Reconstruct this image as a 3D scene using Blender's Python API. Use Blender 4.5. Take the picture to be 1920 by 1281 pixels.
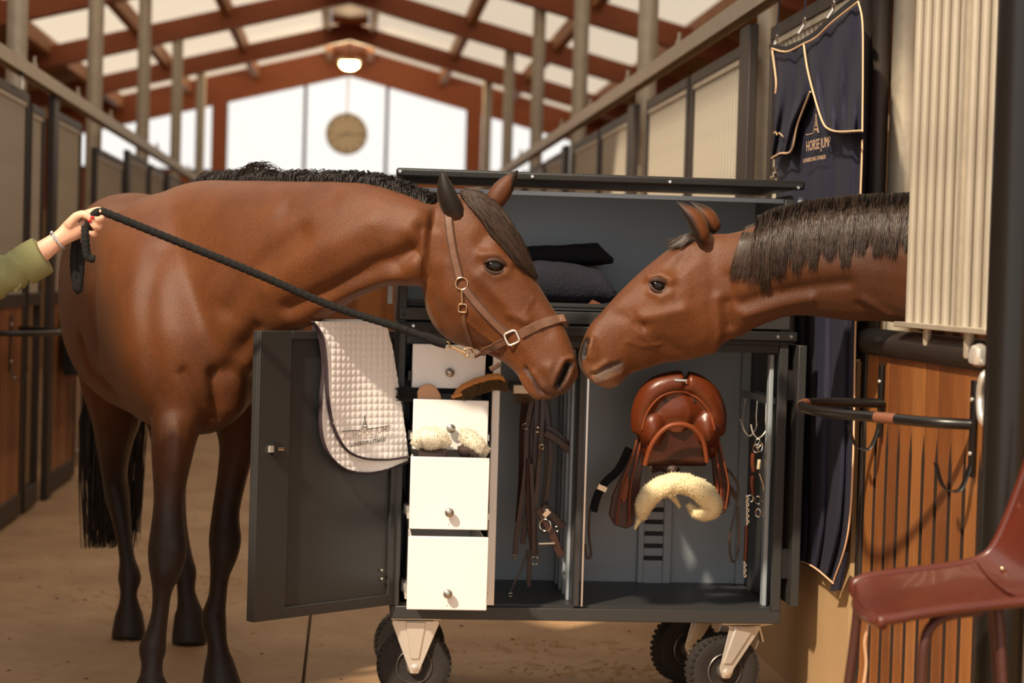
import bpy, bmesh, math, random
import numpy as np
from mathutils import Vector, Matrix
from mathutils.bvhtree import BVHTree

for o in list(bpy.data.objects):
    bpy.data.objects.remove(o)
random.seed(7)
rng = np.random.default_rng(7)
SC = bpy.context.scene
COL = SC.collection

# ------------------------------------------------------------------ camera
FPX, CAM_H, ROLL = 3700.0, 1.42, math.radians(1.65)
IW, IH = 1920.0, 1281.0
_dx, _dy = 653 - IW / 2, 519 - IH / 2
_u = _dx * math.cos(ROLL) + _dy * math.sin(ROLL)
_v = -_dx * math.sin(ROLL) + _dy * math.cos(ROLL)
YAW = math.atan2(-_u, FPX)
PITCH = math.atan2(-_v, math.hypot(FPX, _u))
CAM_R = Matrix.Rotation(-YAW, 3, 'Z') @ Matrix.Rotation(math.pi / 2 - PITCH, 3, 'X') @ Matrix.Rotation(ROLL, 3, 'Z')
cam_d = bpy.data.cameras.new('camera')
cam = bpy.data.objects.new('camera', cam_d)
COL.objects.link(cam)
cam.matrix_world = Matrix.Translation((0, 0, CAM_H)) @ CAM_R.to_4x4()
cam_d.sensor_width = 36.0
cam_d.lens = 36.0 * FPX / IW
cam_d.clip_end = 200
cam_d.dof.use_dof = True
cam_d.dof.focus_distance = 6.05
cam_d.dof.aperture_fstop = 2.6
SC.camera = cam

# ------------------------------------------------------------------ light
world = bpy.data.worlds.new('world')
SC.world = world
world.use_nodes = True
wbg = world.node_tree.nodes['Background']
wbg.inputs[0].default_value = (1.0, 0.96, 0.91, 1)
wbg.inputs[1].default_value = 0.85
sun_d = bpy.data.lights.new('sun', 'SUN')
sun_d.energy = 4.4
sun_d.angle = math.radians(2.5)
sun_d.color = (1.0, 0.83, 0.62)
sun = bpy.data.objects.new('sun', sun_d)
COL.objects.link(sun)
sun.rotation_euler = Vector((0.30, 0.37, -0.46)).to_track_quat('-Z', 'Y').to_euler()
sun.location = (-3, -2, 6)
SC.view_settings.view_transform = 'Standard'
SC.view_settings.look = 'None'
SC.view_settings.gamma = 1.0
SC.view_settings.use_curve_mapping = False
SC.view_settings.exposure = 0.35


# ------------------------------------------------------------------ places
def ray(px, py):
    return CAM_R @ Vector(((px - IW / 2) / FPX, -(py - IH / 2) / FPX, -1.0))


def P(px, py, Y):
    r = ray(px, py)
    return Vector((0, 0, CAM_H)) + r * (Y / r.y)


def PX(px, py, X):
    r = ray(px, py)
    return Vector((0, 0, CAM_H)) + r * (X / r.x)


def PZ(px, py, Z):
    r = ray(px, py)
    return Vector((0, 0, CAM_H)) + r * ((Z - CAM_H) / r.z)


def proj(p):
    c = CAM_R.transposed() @ (Vector(p) - Vector((0, 0, CAM_H)))
    return IW / 2 + FPX * c.x / -c.z, IH / 2 - FPX * c.y / -c.z


# ------------------------------------------------------------------ materials
def lin(c):
    return tuple(((x / 255.0) / 12.92 if x / 255.0 <= 0.04045 else ((x / 255.0 + 0.055) / 1.055) ** 2.4) for x in c) + (1.0,)


def mat(name, rgb, rough=0.6, metal=0.0, var=0.0, vscale=6.0, stretch=(1, 1, 1), bump=0.0, bscale=60.0, rgb2=None,
        spec=0.5, coat=0.0, sheen=0.0, attr=None, alpha=None):
    m = bpy.data.materials.new(name)
    m.use_nodes = True
    nt = m.node_tree
    b = nt.nodes['Principled BSDF']
    b.inputs['Roughness'].default_value = rough
    b.inputs['Metallic'].default_value = metal
    b.inputs['Specular IOR Level'].default_value = spec
    b.inputs['Coat Weight'].default_value = coat
    b.inputs['Sheen Weight'].default_value = sheen
    c = lin(rgb)
    b.inputs['Base Color'].default_value = c
    if var > 0 or bump > 0:
        tc = nt.nodes.new('ShaderNodeTexCoord')
        mp = nt.nodes.new('ShaderNodeMapping')
        mp.inputs['Scale'].default_value = stretch
        nt.links.new(tc.outputs['Object'], mp.inputs[0])
    if var > 0:
        n = nt.nodes.new('ShaderNodeTexNoise')
        n.inputs['Scale'].default_value = vscale
        n.inputs['Detail'].default_value = 6
        n.inputs['Roughness'].default_value = 0.65
        nt.links.new(mp.outputs[0], n.inputs['Vector'])
        mx = nt.nodes.new('ShaderNodeMix')
        mx.data_type = 'RGBA'
        c2 = lin(rgb2) if rgb2 else tuple(x * (1 - var) for x in c[:3]) + (1,)
        mx.inputs[6].default_value = c2
        mx.inputs[7].default_value = c
        rp = nt.nodes.new('ShaderNodeMapRange')
        rp.inputs[1].default_value = 0.3
        rp.inputs[2].default_value = 0.7
        nt.links.new(n.outputs[0], rp.inputs[0])
        nt.links.new(rp.outputs[0], mx.inputs[0])
        nt.links.new(mx.outputs[2], b.inputs['Base Color'])
    if bump > 0:
        n2 = nt.nodes.new('ShaderNodeTexNoise')
        n2.inputs['Scale'].default_value = bscale
        n2.inputs['Detail'].default_value = 4
        nt.links.new(mp.outputs[0], n2.inputs['Vector'])
        bm = nt.nodes.new('ShaderNodeBump')
        bm.inputs['Strength'].default_value = bump
        bm.inputs['Distance'].default_value = 0.01
        nt.links.new(n2.outputs[0], bm.inputs['Height'])
        nt.links.new(bm.outputs[0], b.inputs['Normal'])
    if attr:
        a = nt.nodes.new('ShaderNodeAttribute')
        a.attribute_name = attr
        if var > 0:
            mm = nt.nodes.new('ShaderNodeMix')
            mm.data_type = 'RGBA'
            mm.blend_type = 'MULTIPLY'
            mm.inputs[0].default_value = 1.0
            nt.links.new(a.outputs['Color'], mm.inputs[6])
            nt.links.new(mx.outputs[2], mm.inputs[7])
            nt.links.new(mm.outputs[2], b.inputs['Base Color'])
        else:
            nt.links.new(a.outputs['Color'], b.inputs['Base Color'])
    return m


def translucent(name, rgb, t=0.6):
    m = bpy.data.materials.new(name)
    m.use_nodes = True
    nt = m.node_tree
    out = nt.nodes['Material Output']
    nt.nodes.remove(nt.nodes['Principled BSDF'])
    d = nt.nodes.new('ShaderNodeBsdfDiffuse')
    tr = nt.nodes.new('ShaderNodeBsdfTranslucent')
    d.inputs[0].default_value = lin(rgb)
    tr.inputs[0].default_value = lin(rgb)
    mx = nt.nodes.new('ShaderNodeMixShader')
    mx.inputs[0].default_value = t
    nt.links.new(d.outputs[0], mx.inputs[1])
    nt.links.new(tr.outputs[0], mx.inputs[2])
    nt.links.new(mx.outputs[0], out.inputs[0])
    return m


def pane_mat(name):
    m = bpy.data.materials.new(name)
    m.use_nodes = True
    nt = m.node_tree
    out = nt.nodes['Material Output']
    nt.nodes.remove(nt.nodes['Principled BSDF'])
    tp = nt.nodes.new('ShaderNodeBsdfTransparent')
    gl = nt.nodes.new('ShaderNodeBsdfGlossy')
    gl.inputs['Roughness'].default_value = 0.4
    mx = nt.nodes.new('ShaderNodeMixShader')
    mx.inputs[0].default_value = 0.03
    nt.links.new(tp.outputs[0], mx.inputs[1])
    nt.links.new(gl.outputs[0], mx.inputs[2])
    nt.links.new(mx.outputs[0], out.inputs[0])
    return m


def glow(name, rgb, s):
    m = bpy.data.materials.new(name)
    m.use_nodes = True
    b = m.node_tree.nodes['Principled BSDF']
    b.inputs['Emission Color'].default_value = lin(rgb)
    b.inputs['Emission Strength'].default_value = s
    return m


def floor_mat():
    m = mat('floor_concrete', (180, 146, 110), 0.72, var=0.3, vscale=1.6, bump=0.35, bscale=14, rgb2=(146, 112, 78))
    nt = m.node_tree
    b = nt.nodes['Principled BSDF']
    src = b.inputs['Base Color'].links[0].from_socket
    mp = [n for n in nt.nodes if n.type == 'MAPPING'][0]
    n = nt.nodes.new('ShaderNodeTexNoise')
    n.inputs['Scale'].default_value = 9
    n.inputs['Detail'].default_value = 8
    n.inputs['Roughness'].default_value = 0.75
    nt.links.new(mp.outputs[0], n.inputs['Vector'])
    r = nt.nodes.new('ShaderNodeMapRange')
    r.inputs[1].default_value = 0.56
    r.inputs[2].default_value = 0.72
    nt.links.new(n.outputs[0], r.inputs[0])
    mx = nt.nodes.new('ShaderNodeMix')
    mx.data_type = 'RGBA'
    mx.inputs[7].default_value = lin((112, 80, 48))
    mul = nt.nodes.new('ShaderNodeMath')
    mul.operation = 'MULTIPLY'
    mul.inputs[1].default_value = 0.6
    nt.links.new(r.outputs[0], mul.inputs[0])
    nt.links.new(mul.outputs[0], mx.inputs[0])
    nt.links.new(src, mx.inputs[6])
    nt.links.new(mx.outputs[2], b.inputs['Base Color'])
    return m


M = dict(
    floor=floor_mat(),
    joint=mat('joint_dirt', (92, 66, 42), 0.9),
    cream=mat('cream_plaster', (184, 152, 110), 0.8, var=0.15, vscale=3),
    beam=mat('beam_wood', (150, 78, 36), 0.6, var=0.3, vscale=4, stretch=(1, 1, 8)),
    beam2=mat('purlin_wood', (176, 120, 74), 0.65, var=0.25, vscale=4),
    ridge=mat('ridge_wood', (205, 130, 74), 0.6, var=0.15, vscale=3),
    roof=mat('roof_sheet', (172, 134, 92), 0.7, var=0.2, vscale=3),
    sky=translucent('skylight_sheet', (202, 195, 184), 0.62),
    galv=mat('galvanised_steel', (198, 187, 168), 0.5, 0.35, var=0.22, vscale=14, bump=0.08, bscale=40),
    galv_bar=mat('galvanised_bar', (196, 187, 170), 0.42, 0.3, var=0.3, vscale=22, stretch=(1, 1, 0.25)),
    dark=mat('dark_steel', (56, 47, 42), 0.5, 0.2, var=0.2, vscale=8),
    black=mat('black_steel', (26, 24, 23), 0.3, 0.1),
    copper=mat('worn_primer', (122, 76, 54), 0.55),
    pane=pane_mat('window_pane'),
    wood=mat('stall_wood', (152, 92, 44), 0.5, var=0.45, vscale=5, stretch=(9, 9, 0.7), bump=0.12, bscale=30, coat=0.1),
    wood2=mat('stall_wood_dark', (134, 78, 36), 0.5, var=0.45, vscale=5, stretch=(9, 9, 0.7), bump=0.12, bscale=30, coat=0.1),
    wood3=mat('stall_wood_pale', (168, 108, 56), 0.5, var=0.4, vscale=5, stretch=(9, 9, 0.7), bump=0.12, bscale=30, coat=0.1),
    slot=mat('slot_dark', (44, 28, 18), 0.9),
    clock=mat('clock_face', (176, 164, 144), 0.6),
    clockrim=mat('clock_rim', (120, 108, 90), 0.5),
    ink=mat('ink_black', (34, 30, 34), 0.7),
    lamp=glow('lamp_glow', (255, 214, 130), 30),
    lamphouse=mat('lamp_housing', (170, 160, 150), 0.4, 0.5),
    cart=mat('cart_anthracite', (54, 54, 54), 0.42, 0.1, var=0.08, vscale=3, bump=0.05, bscale=250),
    cartin=mat('cart_interior', (160, 170, 178), 0.38, 0.15, var=0.08, vscale=2, bump=0.03, bscale=250),
    cartblk=mat('cart_black_plastic', (24, 23, 23), 0.45, bump=0.25, bscale=300),
    rivet=mat('rivet_steel', (215, 212, 208), 0.2, 0.9),
    alu=mat('drawer_aluminium', (246, 244, 241), 0.35, 0.15),
    zinc=mat('zinc_steel', (226, 222, 214), 0.26, 0.6, var=0.08, vscale=8),
    knob=mat('knob_steel', (180, 176, 170), 0.25, 0.9),
    rubber=mat('tyre_rubber', (42, 37, 34), 0.8, bump=0.2, bscale=80, var=0.2, vscale=20),
    hub=mat('wheel_hub', (120, 112, 106), 0.4, 0.6),
    leather=mat('saddle_leather', (108, 48, 20), 0.36, var=0.35, vscale=7, coat=0.25),
    leather2=mat('flap_leather', (70, 30, 17), 0.38, var=0.35, vscale=7, coat=0.2),
    orange=mat('flap_lining', (132, 64, 30), 0.5),
    bridle=mat('bridle_leather', (62, 32, 23), 0.4, var=0.35, vscale=20, coat=0.15),
    halter=mat('halter_leather', (112, 78, 58), 0.5, var=0.25, vscale=40, bump=0.1, bscale=200),
    halter2=mat('halter_padding', (84, 56, 42), 0.55, var=0.25, vscale=40),
    brass=mat('pale_brass', (224, 196, 160), 0.22, 0.95),
    chrome=mat('chrome', (224, 218, 208), 0.14, 1.0),
    rope=mat('rope_black', (14, 13, 13), 0.85, bump=0.5, bscale=220),
    fleece=mat('fleece', (246, 236, 212), 0.95, var=0.08, vscale=30, bump=0.5, bscale=160, sheen=0.3),
    fleece2=mat('fleece_cream', (246, 230, 184), 0.95, var=0.08, vscale=30, bump=0.5, bscale=160, sheen=0.3),
    bootshell=mat('boot_shell', (64, 46, 40), 0.6),
    pad=mat('pad_white', (246, 242, 240), 0.85, bump=0.1, bscale=300),
    padedge=mat('pad_binding', (52, 38, 44), 0.7),
    padprint=mat('pad_print_pale', (186, 172, 162), 0.7),
    navy=mat('rug_navy', (30, 31, 52), 0.8, var=0.2, vscale=5, sheen=0.0, bump=0.1, bscale=300),
    navy2=mat('blanket_navy', (26, 26, 40), 0.9, var=0.3, vscale=10, sheen=0.0, bump=0.4, bscale=80),
    navy3=mat('blanket_black', (14, 15, 20), 0.95, bump=0.4, bscale=60),
    piping=mat('piping_cream', (226, 186, 148), 0.7),
    chair=mat('chair_leather', (92, 34, 19), 0.36, var=0.35, vscale=4, coat=0.2, bump=0.05, bscale=60),
    chairleg=mat('chair_leg', (78, 46, 40), 0.4, 0.3),
    skin=mat('skin', (236, 186, 158), 0.5, var=0.12, vscale=12),
    nail=mat('nail_red', (204, 24, 30), 0.2, coat=0.6),
    sleeve=mat('sleeve_olive', (142, 142, 96), 0.85, var=0.12, vscale=12, bump=0.1, bscale=200),
    trousers=mat('trousers_beige', (190, 170, 140), 0.85),
    hairp=mat('hair_brown', (80, 50, 30), 0.5),
    silver=mat('bracelet_silver', (200, 196, 200), 0.25, 0.9),
    brushwood=mat('brush_wood', (212, 138, 66), 0.5, var=0.2, vscale=20),
    brushtan=mat('brush_tan', (206, 158, 118), 0.5),
    bristle=mat('bristle', (96, 74, 44), 0.9),
    bristleblk=mat('bristle_black', (24, 22, 22), 0.8),
    straw=mat('straw', (184, 140, 84), 0.8),
    eyelid=mat('eyelid', (58, 33, 22), 0.5),
    eye=mat('horse_eye', (10, 7, 6), 0.06, spec=0.45),
    hair=mat('mane_hair', (36, 28, 24), 0.42, var=0.3, vscale=30, attr='coat'),
    hair2=mat('forelock_hair', (58, 42, 32), 0.42, var=0.35, vscale=30, attr='coat'),
    hoof=mat('hoof', (44, 36, 30), 0.3),
    tag=mat('leather_tag', (120, 70, 44), 0.5),
    blackcloth=mat('black_cloth', (18, 17, 18), 0.9),
)


# ------------------------------------------------------------------ mesh helpers
class MB:
    def __init__(s):
        s.v, s.f = [], []

    def add(s, vs, fs):
        o = len(s.v)
        s.v += [Vector(v) for v in vs]
        s.f += [tuple(i + o for i in f) for f in fs]
        return s

    def obox(s, c, ax, ay, az):
        c, ax, ay, az = Vector(c), Vector(ax), Vector(ay), Vector(az)
        vs = [c + ax * i + ay * j + az * k for i in (-1, 1) for j in (-1, 1) for k in (-1, 1)]
        return s.add(vs, [(0, 1, 3, 2), (4, 6, 7, 5), (0, 4, 5, 1), (2, 3, 7, 6), (0, 2, 6, 4), (1, 5, 7, 3)])

    def box(s, x0, x1, y0, y1, z0, z1):
        return s.obox(((x0 + x1) / 2, (y0 + y1) / 2, (z0 + z1) / 2), ((x1 - x0) / 2, 0, 0), (0, (y1 - y0) / 2, 0), (0, 0, (z1 - z0) / 2))

    def bar(s, a, b, w, h, up=(0, 0, 1)):
        a, b, up = Vector(a), Vector(b), Vector(up)
        d = b - a
        side = d.cross(up).normalized()
        u2 = side.cross(d).normalized()
        return s.obox((a + b) / 2, d / 2, side * w / 2, u2 * h / 2)

    def loft(s, rings, cap=True, closed=False):
        n = len(rings[0])
        vs = [p for r in rings for p in r]
        fs = []
        m = len(rings)
        for i in range(m if closed else m - 1):
            a, b = i * n, ((i + 1) % m) * n
            for j in range(n):
                k = (j + 1) % n
                fs.append((a + j, a + k, b + k, b + j))
        if cap and not closed:
            fs.append(tuple(range(n))[::-1])
            fs.append(tuple(range((m - 1) * n, m * n)))
        return s.add(vs, fs)

    def tube(s, pts, r, n=8, closed=False, flat=1.0, up=None):
        pts = [Vector(p) for p in pts]
        m = len(pts)
        rs = r if isinstance(r, (list, tuple)) else [r] * m
        rings = []
        prev = None
        for i, p in enumerate(pts):
            if closed:
                t = pts[(i + 1) % m] - pts[i - 1]
            else:
                t = pts[min(i + 1, m - 1)] - pts[max(i - 1, 0)]
            t.normalize()
            if prev is None:
                ref = Vector(up) if up else (Vector((0, 0, 1)) if abs(t.z) < 0.9 else Vector((0, 1, 0)))
                a = (ref - t * ref.dot(t)).normalized()
            else:
                a = (prev - t * prev.dot(t)).normalized()
            prev = a
            b = t.cross(a)
            rings.append([p + (a * math.cos(q) + b * math.sin(q) * flat) * rs[i] for q in (2 * math.pi * j / n for j in range(n))])
        return s.loft(rings, True, closed)

    def torus(s, c, nrm, R, r, n=20, k=8, ax=None, sx=1.0):
        nrm = Vector(nrm).normalized()
        ref = Vector(ax) if ax else (Vector((0, 0, 1)) if abs(nrm.z) < 0.9 else Vector((1, 0, 0)))
        a = (ref - nrm * ref.dot(nrm)).normalized()
        b = nrm.cross(a)
        pts = [Vector(c) + (a * math.cos(q) + b * math.sin(q) * sx) * R for q in (2 * math.pi * j / n for j in range(n))]
        return s.tube(pts, r, k, closed=True, up=nrm)

    def lathe(s, c, axis, prof, n=24):
        """prof: (radius, offset along the axis)"""
        axis = Vector(axis).normalized()
        ref = Vector((0, 0, 1)) if abs(axis.z) < 0.9 else Vector((1, 0, 0))
        a = (ref - axis * ref.dot(axis)).normalized()
        b = axis.cross(a)
        rings = [[Vector(c) + axis * h + (a * math.cos(q) + b * math.sin(q)) * max(r, 1e-4) for q in (2 * math.pi * j / n for j in range(n))] for r, h in prof]
        return s.loft(rings)

    def ball(s, c, rx, ry=None, rz=None, n=16, k=10, axes=None):
        ry = rx if ry is None else ry
        rz = rx if rz is None else rz
        ax = axes or (Vector((1, 0, 0)), Vector((0, 1, 0)), Vector((0, 0, 1)))
        rings = []
        for i in range(k + 1):
            t = math.pi * (i + 0.02 if i == 0 else (i - 0.02 if i == k else i)) / k
            rings.append([Vector(c) + ax[0] * rx * math.sin(t) * math.cos(q) + ax[1] * ry * math.sin(t) * math.sin(q) + ax[2] * rz * math.cos(t)
                          for q in (2 * math.pi * j / n for j in range(n))])
        return s.loft(rings)

    def prism(s, poly, vec):
        poly = [Vector(p) for p in poly]
        vec = Vector(vec)
        n = len(poly)
        return s.add(poly + [p + vec for p in poly],
                     [tuple(range(n)), tuple(range(2 * n - 1, n - 1, -1))] + [(i, i + n, (i + 1) % n + n, (i + 1) % n) for i in range(n)])

    def grid(s, fn, nu, nv, thick=None):
        """fn(u, v) -> point; thick: vector or fn giving the back face"""
        front = [[Vector(fn(i / nu, j / nv)) for j in range(nv + 1)] for i in range(nu + 1)]
        idx = lambda i, j: i * (nv + 1) + j
        vs = [p for r in front for p in r]
        fs = [(idx(i, j), idx(i + 1, j), idx(i + 1, j + 1), idx(i, j + 1)) for i in range(nu) for j in range(nv)]
        if thick is not None:
            N = len(vs)
            t = Vector(thick)
            vs += [p + t for p in vs]
            fs += [tuple(k + N for k in f[::-1]) for f in fs[:]]
            edge = [idx(i, 0) for i in range(nu)] + [idx(nu, j) for j in range(nv)] + [idx(i, nv) for i in range(nu, 0, -1)] + [idx(0, j) for j in range(nv, 0, -1)]
            for a, b in zip(edge, edge[1:] + edge[:1]):
                fs.append((a, a + N, b + N, b))
        return s.add(vs, fs)

    def ribbon(s, pts, nrms, w, t):
        """a flat strap lying on a surface: w wide, t thick, nrms outwards"""
        pts = [Vector(p) for p in pts]
        m = len(pts)
        ws = w if isinstance(w, (list, tuple)) else [w] * m
        rings = []
        for i, p in enumerate(pts):
            d = (pts[min(i + 1, m - 1)] - pts[max(i - 1, 0)]).normalized()
            n = Vector(nrms[i] if isinstance(nrms, list) else nrms)
            n = (n - d * n.dot(d)).normalized()
            sd = d.cross(n)
            h = ws[i] / 2
            rings.append([p - sd * h, p - sd * h * 0.86 + n * t, p + sd * h * 0.86 + n * t, p + sd * h])
        return s.loft(rings)

    def mesh(s, name, angle=40):
        bm = bmesh.new()
        vs = [bm.verts.new(v) for v in s.v]
        for f in s.f:
            try:
                bm.faces.new([vs[i] for i in f])
            except ValueError:
                pass
        bmesh.ops.recalc_face_normals(bm, faces=bm.faces)
        me = bpy.data.meshes.new(name)
        bm.to_mesh(me)
        bm.free()
        me.polygons.foreach_set('use_smooth', [True] * len(me.polygons))
        if angle < 180:
            me.set_sharp_from_angle(angle=math.radians(angle))
        return me

    def build(s, name, m, parent=None, label=None, bevel=0.0, angle=40, sub=0):
        off = root_loc(parent)
        if off.length > 0:
            s.v = [v - off for v in s.v]
        o = link(name, s.mesh(name, angle), m, parent, label)
        if bevel > 0:
            b = o.modifiers.new('bevel', 'BEVEL')
            b.width = bevel
            b.segments = 2
            b.limit_method = 'ANGLE'
            b.angle_limit = math.radians(40)
        if sub:
            b = o.modifiers.new('sub', 'SUBSURF')
            b.levels = sub
            b.render_levels = sub
        return o


def root_loc(o):
    v = Vector((0, 0, 0))
    while o is not None:
        v = v + o.location
        o = o.parent
    return v


def link(name, me, m, parent=None, label=None):
    o = bpy.data.objects.new(name, me)
    COL.objects.link(o)
    if m is not None and not me.materials:
        me.materials.append(M[m] if isinstance(m, str) else m)
    if parent is not None:
        o.parent = parent
    if label:
        o['label'] = label
    return o


def tag(o, label, cat, group=None):
    o['label'] = label
    o['category'] = cat
    if group:
        o['group'] = group
    return o


def thing(name, label, cat, loc=(0, 0, 0), group=None):
    o = bpy.data.objects.new(name, None)
    COL.objects.link(o)
    o.empty_display_size = 0.1
    o.location = loc
    return tag(o, label, cat, group)


def struct(o):
    o['kind'] = 'structure'
    return o


def struct_root(name, loc=(0, 0, 0)):
    o = bpy.data.objects.new(name, None)
    COL.objects.link(o)
    o.location = loc
    return struct(o)


def spline(pts, n=8):
    """Catmull-Rom through the points"""
    pts = [Vector(p) for p in pts]
    out = []
    for i in range(len(pts) - 1):
        p0, p1, p2, p3 = pts[max(i - 1, 0)], pts[i], pts[i + 1], pts[min(i + 2, len(pts) - 1)]
        for k in range(n):
            t = k / n
            out.append(0.5 * ((2 * p1) + (p2 - p0) * t + (2 * p0 - 5 * p1 + 4 * p2 - p3) * t * t + (3 * p1 - p0 - 3 * p2 + p3) * t ** 3))
    out.append(pts[-1])
    return out
# ================================================================== the barn
XL, XR = -1.82, 1.62          # planes of the two stall fronts
RIDGE_X, RAF_Z, SLOPE = -0.06, 4.55, 0.255
FRAMES = [15.6, 19.2, 22.8, 26.4]
GABLE_Y = 30.0

# floor: two cast slabs with an open joint between them
fl = struct(MB().box(-7, 7, -6, 33, -0.20, -0.03).build('floor', 'joint'))
for x0, x1 in ((-7, -0.126), (-0.114, 7)):
    MB().box(x0, x1, -6, 33, -0.03, 0.0).build('slab', 'floor', fl)

# roof
roof = struct_root('ceiling', (RIDGE_X, 0, 0))


def roof_z(x):
    return RAF_Z - SLOPE * abs(x - RIDGE_X)


for fy in FRAMES:
    for sgn in (-1, 1):
        w = 6.2
        a = Vector((RIDGE_X, fy - 0.08, RAF_Z))
        b = Vector((RIDGE_X + sgn * w, fy - 0.08, RAF_Z - SLOPE * w))
        MB().prism([a, b, b + Vector((0, 0, 0.24)), a + Vector((0, 0, 0.24))], (0, 0.16, 0)).build('rafter', 'beam', roof)
PZ0 = 0.24
for x in (0.30, 1.4, 2.4, 3.4, 4.4, 5.4):
    for sgn in (-1, 1):
        xx = RIDGE_X + sgn * x
        z = roof_z(xx) + PZ0 - 0.06
        MB().box(xx - 0.05, xx + 0.05, 13.4, 30.4, z - 0.02, z + 0.16).build('purlin', 'beam2', roof)
ys = [13.4] + FRAMES + [30.4]
MB().box(RIDGE_X - 0.24, RIDGE_X + 0.24, 13.4, 30.4, RAF_Z + 0.22, RAF_Z + 0.26).build('ridge_board', 'ridge', roof)
for y0, y1 in zip(ys, ys[1:]):
    for sgn in (-1, 1):
        for xa, xb, mm, nm in ((0.3, 3.4, 'sky', 'skylight_sheet'), (3.4, 6.3, 'roof', 'roof_sheet')):
            def fn(u, v, xa=xa, xb=xb, y0=y0, y1=y1, sgn=sgn):
                x = xa + (xb - xa) * u
                yy = y0 + (y1 - y0) * v
                return (RIDGE_X + sgn * x, yy, RAF_Z - SLOPE * x + PZ0 + 0.12 + 0.012 * math.sin(yy * 2 * math.pi / 0.25))
            MB().grid(fn, 1, int((y1 - y0) / 0.0625)).build(nm, mm, roof)

# the same roof carries on over the near end; unseen gap in the left slope, shaped to let sun in and shade the flank
for sgn, y0, y1, strips in ((1, 0.8, 13.4, ((0.0, 3.4, 'sky', 'skylight_sheet'), (3.4, 6.3, 'roof', 'roof_sheet'))), (-1, 10.0, 13.4, ((0.0, 3.4, 'sky', 'skylight_sheet'),)),
                            (-1, 0.8, 13.4, ((3.4, 6.3, 'roof', 'roof_sheet'),)), (-1, 0.8, 10.0, ((2.65, 3.4, 'roof', 'roof_sheet'),))):
    for xa, xb, mm, nm in strips:
        MB().grid(lambda u, v: (RIDGE_X + sgn * (xa + (xb - xa) * u), y0 + (y1 - y0) * v, RAF_Z - SLOPE * (xa + (xb - xa) * u) + PZ0 + 0.12), 1, 1).build(nm, mm, roof)

# gable wall with its windows
gw = struct_root('wall_back', (0, GABLE_Y, 0))


def gz(x, top):
    return top - SLOPE * abs(x - RIDGE_X)


def gable_piece(x0, x1, f0, f1, name, m, y0=GABLE_Y, t=0.15, parent=gw):
    """a piece of the gable between two height functions, split at the ridge"""
    xs = [x0, x1] if not (x0 < RIDGE_X < x1) else [x0, RIDGE_X, x1]
    poly = [(x, y0, f0(x)) for x in xs] + [(x, y0, f1(x)) for x in reversed(xs)]
    return MB().prism(poly, (0, t, 0)).build(name, m, parent)


SILL, WTOP = 2.95, 4.46
gable_piece(-6.2, 6.2, lambda x: gz(x, WTOP), lambda x: gz(x, 5.0), 'gable_board', 'beam')
MB().box(-6.2, 6.2, GABLE_Y, GABLE_Y + 0.15, 2.3, SILL).build('gable_board', 'beam', gw)
for x0, x1 in ((-6.2, -1.9), (1.75, 6.2)):
    MB().box(x0, x1, GABLE_Y, GABLE_Y + 0.15, 0, 2.3).build('lower_wall', 'cream', gw)
k = 0
for i in range(9):
    x0 = -1.9 + 3.65 * i / 9
    MB().box(x0 + 0.006, x0 + 3.65 / 9 - 0.006, GABLE_Y + 0.02, GABLE_Y + 0.1, 0, 2.3).build('door_board', ('wood', 'wood2', 'wood3')[i % 3], gw)
MB().box(-1.9, 1.75, GABLE_Y + 0.1, GABLE_Y + 0.12, 0, 2.3).build('door_backing', 'slot', gw)
gposts = [(-2.09, -1.88), (1.74, 1.95), (-6.2, -4.2), (3.9, 6.2)]
for x0, x1 in gposts:
    gable_piece(x0, x1, lambda x: SILL, lambda x: gz(x, WTOP), 'gable_post', 'beam', GABLE_Y - 0.03, 0.2)
wins = [(-1.88, -0.72), (-0.70, 0.51), (0.53, 1.74), (-4.2, -2.09), (1.95, 3.9)]
for i, (x0, x1) in enumerate(wins):
    w = struct_root('window_%d' % (i + 1), ((x0 + x1) / 2, GABLE_Y, SILL))
    gable_piece(x0, x1, lambda x: SILL + 0.02, lambda x: gz(x, WTOP) - 0.02, 'pane', 'pane', GABLE_Y + 0.06, 0.012, w)
    for xx in (x0, x1):
        gable_piece(xx - 0.015, xx + 0.015, lambda x: SILL, lambda x: gz(x, WTOP), 'window_frame', 'dark', GABLE_Y + 0.03, 0.06, w)
    MB().box(x0, x1, GABLE_Y + 0.0, GABLE_Y + 0.1, SILL - 0.02, SILL + 0.025).build('window_sill', 'dark', w)

# outer walls behind the stalls
for nm, x in (('wall_left', -5.6), ('wall_right', 5.6)):
    struct(MB().box(x - 0.06, x + 0.06, -2, 30.2, 0, 3.1).build(nm, 'cream'))

# galvanised tube columns and the sliding-door tracks
n = 1


def column(x, y, r, z1):
    global n
    mb = MB().lathe((x, y, 0), (0, 0, 1), [(r * 1.0, 0), (r, z1)], 20)
    c = struct(mb.build('trim_%d' % n, 'galv'))
    MB().box(x - r * 1.5, x + r * 1.5, y - r * 1.5, y + r * 1.5, 0, 0.012).build('base_plate', 'galv', c)
    n += 1


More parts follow.
